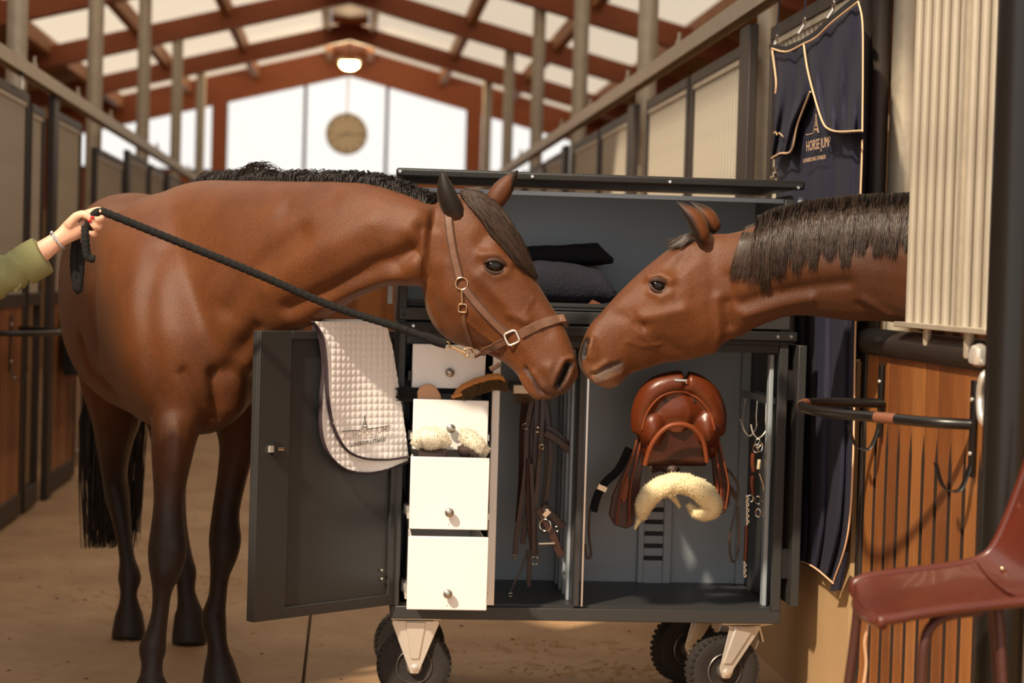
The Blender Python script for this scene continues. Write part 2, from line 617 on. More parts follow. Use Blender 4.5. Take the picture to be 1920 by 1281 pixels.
for fy in [12.0] + FRAMES:
    column(-2.0, fy, 0.062, roof_z(-2.0) + 0.03)
    column(1.8, fy + 0.1, 0.062, roof_z(1.8) + 0.03)
column(1.76, 8.36, 0.045, 3.9)
column(1.762, 6.22, 0.046, 3.9)
column(1.76, 4.92, 0.05, 3.9)
for x, z, y0 in ((XL + 0.02, 2.47, 8.6), (XR - 0.02, 2.53, 6.9)):
    mb = MB()
    # an open-bottomed channel
    prof = [(-0.032, 0.0), (-0.032, 0.075), (0.032, 0.075), (0.032, 0.0), (0.026, 0.0), (0.026, 0.069), (-0.026, 0.069), (-0.026, 0.0)]
    mb.prism([(x + a, y0, z + b) for a, b in prof], (0, 29.9 - y0, 0))
    t = struct(mb.build('trim_%d' % n, 'galv'))
    n += 1
    for yy in np.arange(y0 + 1.0, 29, 1.8):
        MB().lathe((x, yy, z + 0.07), (0, 0, 1), [(0.018, 0), (0.018, 0.035), (0.010, 0.036), (0.010, 0.075)], 8).build('bolt', 'galv', t)

# ------------------------------------------------------------------ stall fronts
BAR_ME = MB().lathe((0, 0, 0), (0, 0, 1), [(0.0135, 0), (0.0135, 1.0)], 10).mesh('bar')
BAR_ME.materials.append(M['galv_bar'])
PLANK = {}


def plank_mesh(w, z0, z1, s0, s1, mk):
    """a plank in the YZ plane, narrowed between s0 and s1 so that two neighbours leave a slot"""
    key = (round(w, 3), z0, z1, s0, s1, mk)
    if key not in PLANK:
        h, g = w / 2 - 0.0012, w / 2 - 0.015
        poly = [(-h, z0), (-h, s0 - 0.05), (-g, s0), (-g, s1), (-h, s1 + 0.07), (-h, z1), (h, z1), (h, s1 + 0.07), (g, s1), (g, s0), (h, s0 - 0.05), (h, z0)]
        me = MB().prism([(0, a, b) for a, b in poly], (0.022, 0, 0)).mesh('plank')
        me.materials.append(M[mk])
        me.materials.append(M['slot'])       # the routed slot edges are coloured dark
        for pl in me.polygons:
            if abs(pl.normal.x) < 0.5 and s0 - 0.06 < pl.center.z < s1 + 0.08 and abs(pl.normal.z) < 0.7:
                pl.material_index = 1
        PLANK[key] = me
    return PLANK[key]


def bars(root, x, y0, y1, z0, z1, pitch=0.072):
    k = max(2, int(round((y1 - y0) / pitch)))
    for i in range(k):
        o = link('bar', BAR_ME, None, root)
        o.location = Vector((x, y0 + (y1 - y0) * (i + 0.5) / k, z0)) - root_loc(root)
        o.scale = (1, 1, z1 - z0)


def planks(root, x, y0, y1, z0, z1, w=0.105, s0=0.30, s1=0.93):
    k = max(2, int(round((y1 - y0) / w)))
    w = (y1 - y0) / k
    for i in range(k):
        mk = ('wood', 'wood2', 'wood', 'wood3')[(i * 7 + int(y0 * 10)) % 4]
        o = link('plank', plank_mesh(w, z0, z1, s0, s1, mk), None, root)
        o.location = Vector((x, y0 + w * (i + 0.5), 0)) - root_loc(root)


def stall_panel(side, y0, y1, label, name='stall_screen', wood=True, grille=True, top=2.40, mid=1.22, cat='stall screen', foot=0.02):
    x = XL if side < 0 else XR
    s = side  # outwards is +side
    r = thing(name, label, cat, (x, (y0 + y1) / 2, 0), 'stall fronts along the aisle')
    xa, xb = sorted((x, x + s * 0.045))
    for yy in (y0, y1):
        MB().box(xa, xb, yy - 0.022, yy + 0.022, foot, top).build('upright', 'dark', r, bevel=0.003)
    for z0, z1 in (((0.02, 0.14),) if foot < 1 else ()) + ((mid - 0.02, mid + 0.055), (top - 0.05, top)):
        MB().box(xa - 0.002, xb + 0.002, y0, y1, z0, z1).build('cross_rail', 'dark', r, bevel=0.003)
    if grille:
        bars(r, x + s * 0.022, y0 + 0.03, y1 - 0.03, mid + 0.05, top - 0.06)
        MB().box(xa + 0.004, xb - 0.004, y0 + 0.02, y1 - 0.02, top - 0.075, top - 0.05).build('bar_strip', 'galv', r)
    if wood:
        planks(r, xa + 0.012, y0 + 0.022, y1 - 0.022, 0.14, mid - 0.02, s0=0.42, s1=0.93)
        MB().box(*sorted((x + s * 0.04, x + s * 0.05)), y0, y1, 0.1, mid).build('backing', 'slot', r)
    return r


def dark_post(side, y, label, w=0.11, h=2.47):
    x = XL if side < 0 else XR
    r = tag(MB().box(*sorted((x - side * 0.02, x + side * 0.02)), y - w / 2, y + w / 2, 0, h).build('stall_post', 'dark', bevel=0.006), label, 'post', 'dark stall posts')
    return r


def roller(side, y, label):
    x = XL + 0.02 if side < 0 else XR - 0.02
    z = 2.47 if side < 0 else 2.53
    r = thing('track_roller', label, 'roller', (x, y, z - 0.1), 'rollers in the sliding door tracks')
    MB().lathe((x - 0.012, y, z + 0.02), (1, 0, 0), [(0.02, 0), (0.024, 0.004), (0.024, 0.02), (0.02, 0.024)], 14).build('wheel', 'black', r)
    MB().box(x - 0.004, x + 0.004, y - 0.012, y + 0.012, z - 0.075, z + 0.02).build('hanger', 'zinc', r)


# left row
stall_panel(-1, 9.30, 11.36, 'sliding stall door with pale bars over slotted wood at the left edge', 'sliding_gate', cat='stall gate')
roller(-1, 11.0, 'track roller above the pale-barred door at the left edge')
struct(MB().box(XL - 0.16, XL - 0.06, 11.30, 12.2, 0, 1.22).build('wall_left_partition', 'cream'))
stall_panel(-1, 11.50, 11.95, 'narrow barred panel recessed between two dark uprights on the left', wood=False, top=2.36)
dark_post(-1, 12.3, 'dark square post between the first two stall fronts on the left', 0.2)
stall_panel(-1, 12.45, 13.58, 'barred stall front behind the person\'s hand and the horse\'s rump')
stall_panel(-1, 14.45, 16.1, 'grey barred front just above the croup of the haltered horse', top=2.3)
dark_post(-1, 16.35, 'second dark post along the left row above the horse\'s back', 0.24, 2.4)
stall_panel(-1, 16.6, 18.0, 'third barred front along the left row, beyond the second dark post')
stall_panel(-1, 18.3, 19.6, 'fourth barred front along the left row near the withers')
dark_post(-1, 19.95, 'third dark post along the left row near the withers', 0.24, 2.4)
stall_panel(-1, 20.2, 21.6, 'fifth barred front far along the left row')
stall_panel(-1, 21.9, 23.2, 'sixth barred front far along the left row')
dark_post(-1, 23.55, 'last dark post far along the left row', 0.24, 2.4)
stall_panel(-1, 23.8, 29.6, 'farthest barred front on the left beside the gable')

# right row
tag(MB().lathe((1.685, 6.25, 0), (0, 0, 1), [(0.031, 0), (0.031, 4.0)], 20).build('stall_post', 'dark'), 'dark round post between the navy rug and the bright steel column', 'post', 'dark stall posts')
stall_panel(1, 6.30, 7.62, 'barred stall front behind the hanging navy rug', wood=False, top=2.44, foot=1.21)
struct(MB().box(XR + 0.0, XR + 0.03, 6.16, 8.0, 0, 1.195).build('wall_right_partition', 'cream'))
dark_post(1, 8.06, 'dark post beside the navy rug above the trolley\'s right end', 0.2, 2.5)
stall_panel(1, 8.22, 9.42, 'ribbed barred front nearest the navy rug above the trolley', wood=True, top=2.44)
stall_panel(1, 9.55, 10.85, 'second barred front left of the navy rug above the trolley', top=2.44)
dark_post(1, 11.35, 'second dark post above the middle of the trolley', 0.24, 2.46)
stall_panel(1, 11.6, 12.85, 'third barred front on the right, warm beige, above the trolley', top=2.44)
stall_panel(1, 13.0, 14.4, 'fourth barred front on the right above the trolley', top=2.44)
dark_post(1, 14.95, 'third dark post above the trolley', 0.24, 2.46)
stall_panel(1, 15.2, 16.5, 'fifth barred front on the right above the trolley', top=2.44)
stall_panel(1, 16.7, 18.1, 'sixth barred front on the right above the trolley', top=2.44)
dark_post(1, 18.55, 'farthest dark post above the trolley\'s left part', 0.24, 2.46)
stall_panel(1, 18.8, 29.6, 'farthest barred front on the right beside the gable', top=2.44)

# near half gate with its sliding grille
hd = thing('half_gate', 'slatted wooden half gate with dark frame behind the leather chair', 'stall gate', (XR, 5.45, 0))
HY0, HY1, HT = 4.765, 6.11, 1.30
MB().box(XR, XR + 0.05, HY0, HY0 + 0.045, 0.02, HT).build('upright', 'dark', hd, bevel=0.004)
MB().box(XR, XR + 0.05, HY1 - 0.05, HY1, 0.02, HT).build('upright', 'dark', hd, bevel=0.004)
MB().tube([(XR + 0.02, HY0, HT - 0.035), (XR + 0.02, HY1, HT - 0.035)], 0.042, 14).build('top_rail', 'dark', hd)
MB().box(XR - 0.004, XR + 0.05, HY0, HY1, HT - 0.075, HT - 0.04).build('cross_rail', 'dark', hd, bevel=0.004)
MB().box(XR, XR + 0.05, HY0, HY1, 0.02, 0.12).build('cross_rail', 'dark', hd, bevel=0.004)
planks(hd, XR + 0.008, HY0 + 0.045, HY1 - 0.05, 0.12, HT - 0.07, w=0.122, s0=0.24, s1=0.95)
MB().box(XR + 0.038, XR + 0.048, HY0, HY1, 0.1, HT - 0.05).build('backing', 'slot', hd)
h = MB().tube(spline([PX(1868, 700, XR - 0.002), PX(1845, 705, XR - 0.05), PX(1838, 745, XR - 0.05), PX(1843, 790, XR - 0.05), PX(1866, 798, XR - 0.002)], 6), 0.011, 10).build('handle', 'zinc', hd, 'grey steel pull handle')

gr = thing('grille_gate', 'pale galvanised bar grille in front of the right-hand horse\'s neck', 'grille', (XR, 5.15, HT))
bars(gr, XR - 0.02, 4.80, 5.56, 1.335, 3.2, 0.080)
MB().box(XR - 0.045, XR + 0.012, 4.78, 5.60, 1.322, 1.337).build('bottom_strip', 'galv', gr, bevel=0.002)
for yy, r, z in ((5.36, 0.012, 1.275), (4.99, 0.014, 1.255)):
    MB().lathe((XR - 0.015, yy, z), (0, 0, 1), [(r * 0.8, 0), (r, 0.006), (r, 0.075)], 12).build('pin', 'galv', gr)
MB().box(XR - 0.04, XR - 0.012, 5.02, 5.05, 1.335, 3.2).build('flat_bar', 'galv', gr)
tag(MB().lathe((XR - 0.035, 4.84, 1.27), (0, -0.2, 1), [(0.008, -0.03), (0.026, -0.02), (0.03, 0), (0.022, 0.02), (0.006, 0.028)], 14).build('door_latch', 'zinc'), 'round steel door latch under the bar grille', 'latch')
pst = tag(MB().lathe((XR - 0.005, 4.70, 0), (0, 0, 1), [(0.058, 0), (0.058, 4.0)], 24).build('round_post', 'black'), 'thick black round post at the right edge', 'post')


def feed_ring(label, pts, plates, side=1, spots=()):
    x = XR if side > 0 else XL
    r = thing('blanket_ring', label, 'ring', (x, sum(p[1] for p in plates) / len(plates), 1.0))
    MB().tube(spline(pts, 8), 0.0145, 12).build('loop', 'black', r)
    for i, (px_, yy, z0, z1) in enumerate(plates):
        mp = MB().box(x - side * 0.008 if side > 0 else x, x if side > 0 else x + 0.008, yy - 0.017, yy + 0.017, z0, z1).build('mount_plate', 'black', r, bevel=0.002)
        hk = spline([(x - side * 0.004, yy, z0 + 0.03), (x - side * 0.03, yy, z0 - 0.035), (x - side * 0.075, yy, z0 - 0.03), (x - side * 0.10, yy, z0 + 0.035)], 5)
        MB().ribbon(hk, [Vector((0, 1, 0)).cross((b - a)).normalized() for a, b in zip(hk, hk[1:] + [hk[-1] * 2 - hk[-2]])], 0.03, 0.004).build('hook', 'black', mp)
        for zz in (z0 + 0.06, z1 - 0.05):
            MB().lathe((x - side * 0.008, yy, zz), (-side, 0, 0), [(0.006, 0), (0.005, 0.004)], 8).build('screw', 'zinc', mp)
    for a, b in spots:
        seg = spline(pts, 8)
        MB().tube(seg[a:b], 0.0149, 12).build('worn_patch', 'copper', r, 'bare copper-brown worn patch')
    return r


zr = 1.085
feed_ring('black steel blanket ring on the half gate, paint worn at its tip',
          [(XR, 5.84, zr), (XR - 0.17, 5.82, zr), (XR - 0.27, 5.72, zr), (XR - 0.30, 5.58, zr - .005), (XR - 0.28, 5.40, zr - .005), (XR - 0.2, 5.18, zr), (XR - 0.1, 5.03, zr), (XR, 4.98, zr)],
          [(0, 5.86, 0.98, 1.20), (0, 4.97, 0.95, 1.20)], 1, ((15, 21), (40, 44)))
feed_ring('black and bright steel ring on the door at the left edge',
          [(XL, 10.3, 1.08), (XL + 0.2, 10.35, 1.08), (XL + 0.3, 10.7, 1.08), (XL + 0.24, 11.0, 1.08), (XL + 0.1, 11.15, 1.08), (XL, 11.2, 1.08)], [(0, 10.9, 0.85, 1.16)], -1)

# wall clock and lamp
ck = thing('wall_clock', 'round pale clock hanging in the bright gable window', 'clock', (-0.08, GABLE_Y - 0.05, 3.27))
cc = Vector((-0.08, GABLE_Y - 0.03, 3.575))
MB().lathe(cc, (0, -1, 0), [(0.30, 0), (0.315, 0.0), (0.315, 0.06), (0.295, 0.065), (0.29, 0.05)], 40).build('rim', 'clockrim', ck)
face = MB().lathe(cc, (0, -1, 0), [(0.292, 0.0), (0.292, 0.052)], 40).build('face', 'clock', ck)
for i in range(12):
    a = i * math.pi / 6
    d = Vector((math.sin(a), 0, math.cos(a)))
    MB().bar(cc + d * 0.215 + Vector((0, -0.056, 0)), cc + d * 0.275 + Vector((0, -0.056, 0)), 0.006, 0.024 if i % 3 else 0.04, up=Vector((0, 1, 0)).cross(d)).build('hour_mark', 'clockrim', face)
for a, l, w in ((math.radians(252), 0.16, 0.022), (math.radians(92), 0.23, 0.016)):
    d = Vector((math.sin(a), 0, math.cos(a)))
    MB().bar(cc - d * 0.04 + Vector((0, -0.062, 0)), cc + d * l + Vector((0, -0.062, 0)), 0.006, w, up=Vector((0, 1, 0)).cross(d)).build('clock_hand', 'clockrim', ck)
MB().box(-0.09, -0.07, GABLE_Y - 0.02, GABLE_Y, 3.85, 4.46).build('bracket', 'clockrim', ck)

lp = thing('barn_lamp', 'glowing round barn lamp hanging under the roof ridge', 'lamp', (RIDGE_X, 27.6, 4.28))
MB().lathe((RIDGE_X, 27.6, 4.40), (0, 0, 1), [(0.16, 0), (0.15, 0.05), (0.08, 0.11), (0.03, 0.13), (0.02, 0.22)], 20).build('housing', 'lamphouse', lp)
MB().ball((RIDGE_X, 27.6, 4.37), 0.13, 0.13, 0.075).build('bulb', 'lamp', lp)
MB().tube([(RIDGE_X, 27.6, 4.6), (RIDGE_X, 27.6, 4.78)], 0.012).build('rod', 'lamphouse', lp)
ld = bpy.data.lights.new('lamp_light', 'POINT')
ld.energy = 60
ld.color = (1, 0.75, 0.45)
ld.shadow_soft_size = 0.15
lo = bpy.data.objects.new('lamp_light', ld)
COL.objects.link(lo)
lo.location = (0, 0, -0.08)
lo.parent = lp

# black bag and strap hanging on the second left door
bg = thing('hanging_bag', 'black cloth bag with long strap hanging behind the horse', 'bag', (XL + 0.05, 13.0, 0.7))
MB().grid(lambda u, v: (XL + 0.08 + 0.03 * math.sin(u * 9), 12.75 + 0.55 * u, 1.12 - 0.38 * v + 0.02 * math.sin(u * 6)), 8, 6, (-0.05, 0, 0)).build('bag_body', 'blackcloth', bg)
MB().ribbon(spline([(XL + 0.06, 13.35, 0.8), (XL + 0.07, 13.4, 0.5), (XL + 0.06, 13.36, 0.22)], 6), Vector((1, 0, 0)), 0.12, 0.02).build('strap', 'blackcloth', bg)
# ================================================================== the tack trolley
CX0, CX1, CY0, CY1 = 0.168, 1.476, 6.50, 7.08
CB, CF, CM, CT = 0.295, 0.345, 1.23, 1.775
ct = thing('tack_trolley', 'anthracite steel tack trolley on four wheels between the two horses', 'trolley', ((CX0 + CX1) / 2, 6.8, 0))
MB().box(CX0, CX1, CY0, CY1, CB, 0.338).build('base_beam', 'cart', ct, bevel=0.003)
MB().box(CX0 + 0.02, CX1 - 0.02, CY0 + 0.03, CY1, 0.338, CF).build('floor_plate', 'cart', ct)
MB().box(CX0, CX1, CY1 - 0.015, CY1, 0.338, CT - 0.04).build('back_panel', 'cartin', ct)
for x0, x1 in ((CX0, CX0 + 0.012), (CX1 - 0.012, CX1)):
    MB().box(x0, x1, CY0 + 0.02, CY1, 0.338, CT - 0.04).build('side_panel', 'cart', ct)
for x0, x1 in ((CX0, CX0 + 0.028), (CX1 - 0.030, CX1)):
    MB().box(x0, x1, CY0, CY0 + 0.03, 0.338, CT - 0.05).build('corner_column', 'cart', ct, bevel=0.003)
MB().box(CX0 + 0.028, CX1 - 0.03, CY0 + 0.015, CY0 + 0.03, 1.205, 1.232).build('top_rail', 'cart', ct, bevel=0.002)
MB().box(CX0, CX1, CY0 + 0.01, CY1, 1.232, 1.25).build('deck', 'cart', ct)
bmp = MB().box(CX0 - 0.01, CX1 + 0.025, CY0 - 0.02, CY0 + 0.03, 1.244, 1.279).build('bumper_strip', 'cartblk', ct, 'black plastic bumper strip', bevel=0.006)
for px in (775, 1459, 1484):
    p = P(px, 611 if px < 900 else 632, CY0 - 0.02)
    MB().lathe(p, (0, -1, 0), [(0.006, 0), (0.005, 0.003)], 10).build('rivet', 'rivet', bmp)
bm_ = MB().box(CX0, CX1 - 0.0, CY0 - 0.006, CY0 + 0.03, 1.284, 1.326).build('middle_beam', 'cart', ct, bevel=0.003)
p = P(757, 590, CY0 - 0.006)
MB().lathe(p, (0, -1, 0), [(0.005, 0), (0.004, 0.002)], 10).build('screw', 'cartblk', bm_)
MB().box(CX0 + 0.03, CX1 - 0.03, CY0 + 0.04, CY1, 1.33, 1.342).build('upper_shelf', 'cart', ct)
MB().box(CX0 + 0.03, CX1 - 0.03, CY0 + 0.035, CY0 + 0.045, 1.342, 1.354).build('shelf_lip', 'cart', ct)
# roof with a padded black bumper bar
lid = MB().box(CX0 - 0.01, CX1 + 0.02, CY0 - 0.01, CY1 + 0.01, 1.757, CT).build('lid', 'cart', ct, bevel=0.003)
MB().box(CX0 - 0.02, CX1 + 0.03, CY0 - 0.03, CY0 + 0.0, 1.752, 1.782).build('lid_bumper', 'cartblk', ct, bevel=0.008)
MB().box(CX0 + 0.03, CX1 - 0.03, CY0 + 0.02, CY0 + 0.035, 1.708, 1.722).build('lid_rail', 'cartin', ct)
for px, py in ((750, 321), (998, 331), (1256, 341), (1497, 352)):
    MB().lathe(P(px, py, CY0 - 0.03), (0, -1, 0), [(0.006, 0), (0.005, 0.003)], 10).build('rivet', 'rivet', lid)
# raised rails beside the upper compartment
for x in (CX0 - 0.03, CX1 + 0.022):
    MB().box(x - 0.008, x + 0.01, CY0 + 0.0, CY0 + 0.02, 1.335, 1.73).build('slide_rail', 'cartin', ct, bevel=0.002)
# dividers
XD = P(1088, 900, CY0).x
MB().box(XD - 0.011, XD + 0.008, CY0 + 0.0, CY1, CF, 1.21).build('divider', 'cart', ct, bevel=0.002)
MB().box(XD + 0.014, XD + 0.02, CY0 + 0.0, CY0 + 0.02, CF, 1.12).build('divider_trim', 'rivet', ct)
for yy in (6.62, 6.74, 6.86, 6.98):
    MB().box(XD - 0.022, XD - 0.011, yy, yy + 0.04, CF, 1.2).build('divider_rib', 'cartin', ct, bevel=0.003)
XS = P(926, 900, CY0).x
MB().box(XS - 0.014, XS + 0.012, CY0 - 0.004, CY0 + 0.03, CF, 1.2).build('drawer_case_edge', 'alu', ct, 'bright white drawer case edge', bevel=0.002)
MB().box(XS - 0.008, XS + 0.008, CY0 + 0.02, CY1 - 0.02, CF, 1.2).build('drawer_case_side', 'cartin', ct)
# profile uprights on the inner walls
XU = P(1400, 900, 6.98).x
MB().box(XU - 0.018, XU + 0.018, CY1 - 0.04, CY1 - 0.015, CF, 1.2).build('wall_upright', 'cartin', ct, bevel=0.003)
MB().box(CX1 - 0.05, CX1 - 0.035, 6.56, 6.60, CF, 1.2).build('wall_upright', 'cartin', ct, bevel=0.003)
MB().box(CX1 - 0.026, CX1 - 0.012, 6.7, 6.9, 1.02, 1.06).build('hook_plate', 'cartin', ct, bevel=0.002)

# open left door
DH = Vector((0.166, 6.497, 0))
DO = Vector((-0.272, 6.125, 0))
DD = (DO - DH).normalized()                      # hinge to outer edge
DN = Vector((-DD.y, DD.x, 0))
if DN.y > 0:
    DN = -DN                                     # inner face looks at the camera
DL = (DO - DH).length
UP = Vector((0, 0, 1))
DZ0, DZ1 = 0.343, 1.246


def dpt(s, z, off=0.0):
    return DH + DD * s + UP * z + DN * off


def PD(px, py, off=0.0):
    """pixel to the plane of the open door, off metres in front of it"""
    r = ray(px, py)
    o = Vector((0, 0, CAM_H))
    t = ((DH + DN * off) - o).dot(DN) / r.dot(DN)
    return o + r * t


dr = MB()
c = dpt(DL / 2, (DZ0 + DZ1) / 2, -0.012)
dr.obox(c, DD * DL / 2, DN * 0.012, UP * (DZ1 - DZ0) / 2)
door = dr.build('door', 'cart', ct, 'open left door', bevel=0.002)
# folded inner edges of the door: recessed centre, proud rim
for s0, s1, z0, z1, nm in ((DL - 0.125, DL, DZ0, DZ1, 'door_rim'), (0, 0.02, DZ0, DZ1, 'door_rim'), (0.02, DL - 0.125, DZ0, DZ0 + 0.035, 'door_rim'), (0.02, DL - 0.125, DZ1 - 0.025, DZ1, 'door_rim')):
    MB().obox(dpt((s0 + s1) / 2, (z0 + z1) / 2, 0.006), DD * (s1 - s0) / 2, DN * 0.006, UP * (z1 - z0) / 2).build(nm, 'cart', door, bevel=0.002)
lk = PD(511, 842, 0.016)
MB().obox(lk, DD * 0.014, DN * 0.008, UP * 0.010).build('lock', 'zinc', door)
MB().obox(PD(517, 842, 0.018), DD * 0.012, DN * 0.008, UP * 0.019).build('lock', 'cartblk', door)
MB().tube([PD(520, 842, 0.022), PD(531, 842, 0.022)], 0.006, 10).build('lock_bolt', 'chrome', door)
for py in (1069, 1085):
    MB().lathe(PD(714, py, 0.004), DN, [(0.006, 0), (0.004, 0.006)], 8).build('screw', 'chrome', door)
# right door folded back along the side
rd = MB().box(CX1 + 0.022, CX1 + 0.050, CY0 - 0.05, CY1 - 0.06, DZ0 + 0.02, 1.235).build('door', 'cart', ct, 'right door folded back along the side', bevel=0.003)
for zz in (0.5, 1.1):
    MB().box(CX1, CX1 + 0.022, CY0 + 0.0, CY0 + 0.02, zz - 0.05, zz + 0.05).build('hinge', 'cartblk', rd)

# drawers: (left, top, right, bottom in the photo, pull)
DRW = [((773, 644), (911, 644 + 5), (910, 731), (772, 727), 6.475),
       ((774, 748), (917, 752), (914, 846), (774, 842), 6.40),
       ((769, 856), (918, 860), (915, 995), (768, 992), 6.27),
       ((765, 1005), (916, 1009), (913, 1146), (763, 1143), 6.25)]
DRAWERS = []
for i, (a, b, c_, d, yy) in enumerate(DRW):
    pa, pb, pc, pd = (P(q[0], q[1], yy) for q in (a, b, c_, d))
    x0, x1 = (pa.x + pd.x) / 2, (pb.x + pc.x) / 2
    z1, z0 = (pa.z + pb.z) / 2, (pc.z + pd.z) / 2
    dw = MB().box(x0, x1, yy, yy + 0.016, z0, z1).build('drawer', 'alu', ct, bevel=0.003)
    DRAWERS.append((x0, x1, yy, z0, z1))
    y1 = CY1 - 0.12
    zi = z1 - 0.012
    MB().box(x0 + 0.008, x0 + 0.014, yy + 0.016, y1, z0 + 0.02, zi).build('drawer_side', 'alu', dw)
    MB().box(x1 - 0.014, x1 - 0.008, yy + 0.016, y1, z0 + 0.02, zi).build('drawer_side', 'alu', dw)
    MB().box(x0 + 0.014, x1 - 0.014, yy + 0.016, y1, z0 + 0.02, z0 + 0.026).build('drawer_bottom', 'alu', dw)
    MB().box(x0 + 0.014, x1 - 0.014, y1 - 0.006, y1, z0 + 0.02, zi).build('drawer_back', 'alu', dw)
    for xx, sg in ((x0, -1), (x1, 1)):
        MB().box(xx - 0.006 if sg < 0 else xx - 0.006, xx + 0.006, yy + 0.025, y1, z0 + 0.03, z0 + 0.05).build('slide', 'zinc', dw)
        MB().box(*sorted((xx, xx + sg * 0.012)), CY0 - 0.03, CY1 - 0.05, z0 + 0.024, z0 + 0.056).build('slide_housing', 'cartblk', dw)
    kx, ky = ((843, 698), (845, 803), (842, 960), (839, 1112))[i]
    kp = P(kx, ky, yy)
    MB().lathe(kp, (0, -1, 0), [(0.006, 0), (0.006, 0.012), (0.0135, 0.016), (0.0155, 0.022), (0.0135, 0.029), (0.007, 0.033), (0.001, 0.034)], 20).build('knob', 'knob', dw, 'round brushed steel knob')
    MB().lathe(P(kx - 1, ky + 24, yy), (0, -1, 0), [(0.003, 0), (0.002, 0.001)], 8).build('screw', 'zinc', dw)

# casters


def caster(cx, cy, r, ang, swivel, brake=False):
    """a pneumatic caster: wheel axis horizontal at angle ang; fork hangs from a plate"""
    ax = Vector((math.cos(ang), math.sin(ang), 0))
    fw = Vector((-ax.y, ax.x, 0))
    hubc = Vector((cx, cy, r))
    top = Vector((cx, cy, CB)) + fw * swivel
    w = 0.036
    fk = MB()
    fk.obox(top - UP * 0.004, ax * 0.056, fw * 0.084, UP * 0.004)
    for s in (-1, 1):
        a = hubc + ax * s * 0.047
        t = top - UP * 0.012 + ax * s * 0.047
        wid = 0.078 if abs(swivel) < 0.01 else 0.056
        fk.prism([t + fw * wid, t + fw * wid - UP * 0.012, a + fw * 0.026 + UP * 0.012, a + fw * 0.013 - UP * 0.020, a - fw * 0.013 - UP * 0.020, a - fw * 0.026 + UP * 0.012, t - fw * wid - UP * 0.012, t - fw * wid], -ax * s * 0.004)
        # pressed rib down the middle of the fork blade
        fk.prism([t + fw * 0.034 - UP * 0.004, a + fw * 0.014 + UP * 0.03, a - fw * 0.014 + UP * 0.03, t - fw * 0.034 - UP * 0.004], ax * s * 0.006)
    fk.prism([top - UP * 0.012 + fw * 0.06 + ax * 0.047, top - UP * 0.012 - fw * 0.06 + ax * 0.047, top - UP * 0.012 - fw * 0.06 - ax * 0.047, top - UP * 0.012 + fw * 0.06 - ax * 0.047], -UP * 0.004)
    f = fk.build('caster', 'zinc', ct, 'zinc steel caster fork', bevel=0.003)
    prof = [(r * 0.46, -w * 0.62), (r * 0.62, -w * 0.8), (r * 0.85, -w * 0.86), (r * 0.95, -w * 0.7), (r * 0.993, -w * 0.35), (r, 0), (r * 0.993, w * 0.35), (r * 0.95, w * 0.7), (r * 0.85, w * 0.86), (r * 0.62, w * 0.8), (r * 0.46, w * 0.62)]
    MB().lathe(hubc, ax, prof, 40).build('tyre', 'rubber', f, 'black pneumatic tyre')
    tr = MB()
    for k in range(36):
        q = 2 * math.pi * k / 36
        rad = fw * math.cos(q) + UP * math.sin(q)
        tan = -fw * math.sin(q) + UP * math.cos(q)
        for s in (-1, 1):
            tr.obox(hubc + rad * (r * 0.955) + ax * s * w * 0.62, rad * 0.004, tan * 0.006, ax * s * 0.009)
    tr.build('tread', 'rubber', f)['kind'] = 'stuff'
    MB().lathe(hubc, ax, [(0.012, -0.045), (r * 0.2, -0.04), (r * 0.24, -0.012), (r * 0.46, -0.02), (r * 0.48, -0.028), (r * 0.46, -0.03), (r * 0.4, 0.0), (r * 0.46, 0.03), (r * 0.48, 0.028), (r * 0.24, 0.012), (r * 0.2, 0.04), (0.012, 0.045)], 32).build('rim', 'hub', f)
    MB().lathe(hubc - ax * 0.055, ax, [(0.004, 0), (0.012, 0.003), (0.012, 0.107), (0.004, 0.11)], 8).build('axle', 'zinc', f)
    if brake:
        b = top - UP * 0.03 + ax * 0.0 + fw * 0.0
        MB().bar(top - fw * 0.05 - UP * 0.02, top - fw * 0.115 - UP * 0.012, 0.03, 0.006).build('brake_pedal', 'zinc', f)
        MB().bar(top - fw * 0.065 - UP * 0.02, top - fw * 0.080 - UP * 0.075, 0.024, 0.006, up=fw).build('brake_lever', 'zinc', f)
        MB().tube([top - fw * 0.066 - UP * 0.07, top - fw * 0.056 - UP * 0.10], 0.004, 6).build('brake_screw', 'zinc', f)


RW = 0.126
caster(0.254, 6.585, RW, math.radians(90), 0.0)
caster(0.25, 6.98, RW, math.radians(90), 0.0)
caster(1.298, 6.57, RW, math.radians(90 + 9), -0.06, True)
caster(1.235, 6.97, RW, math.radians(90 + 24), -0.07)
# ================================================================== horses
def smooth01(t):
    t = np.clip(t, 0, 1)
    return t * t * (3 - 2 * t)


def sect(top, bot, hw, tan, n=20, low=1.0, p=2.3):
    """one cross-section between a top and a bottom point, hw wide; low scales the width of the lower half"""
    top, bot = Vector(top), Vector(bot)
    c = (top + bot) / 2
    h = (top - bot) / 2
    lat = Vector(tan).cross(h).normalized()
    out = []
    for j in range(n):
        q = 2 * math.pi * j / n
        cs, sn = math.cos(q), math.sin(q)
        a = math.copysign(abs(cs) ** (2 / p), cs)
        b = math.copysign(abs(sn) ** (2 / p), sn)
        w = hw * (1.0 if cs >= 0 else (1 - (1 - low) * (-cs)))
        out.append(c + h * a + lat * w * b)
    return out


def sect_chain(rows, n=20, p=2.2):
    """rows: (top, bottom, halfwidth, low)"""
    mids = [(Vector(r[0]) + Vector(r[1])) / 2 for r in rows]
    rings = []
    for i, r in enumerate(rows):
        t = mids[min(i + 1, len(rows) - 1)] - mids[max(i - 1, 0)]
        rings.append(sect(r[0], r[1], r[2], t, n, r[3] if len(r) > 3 else 1.0, p))
    return rings


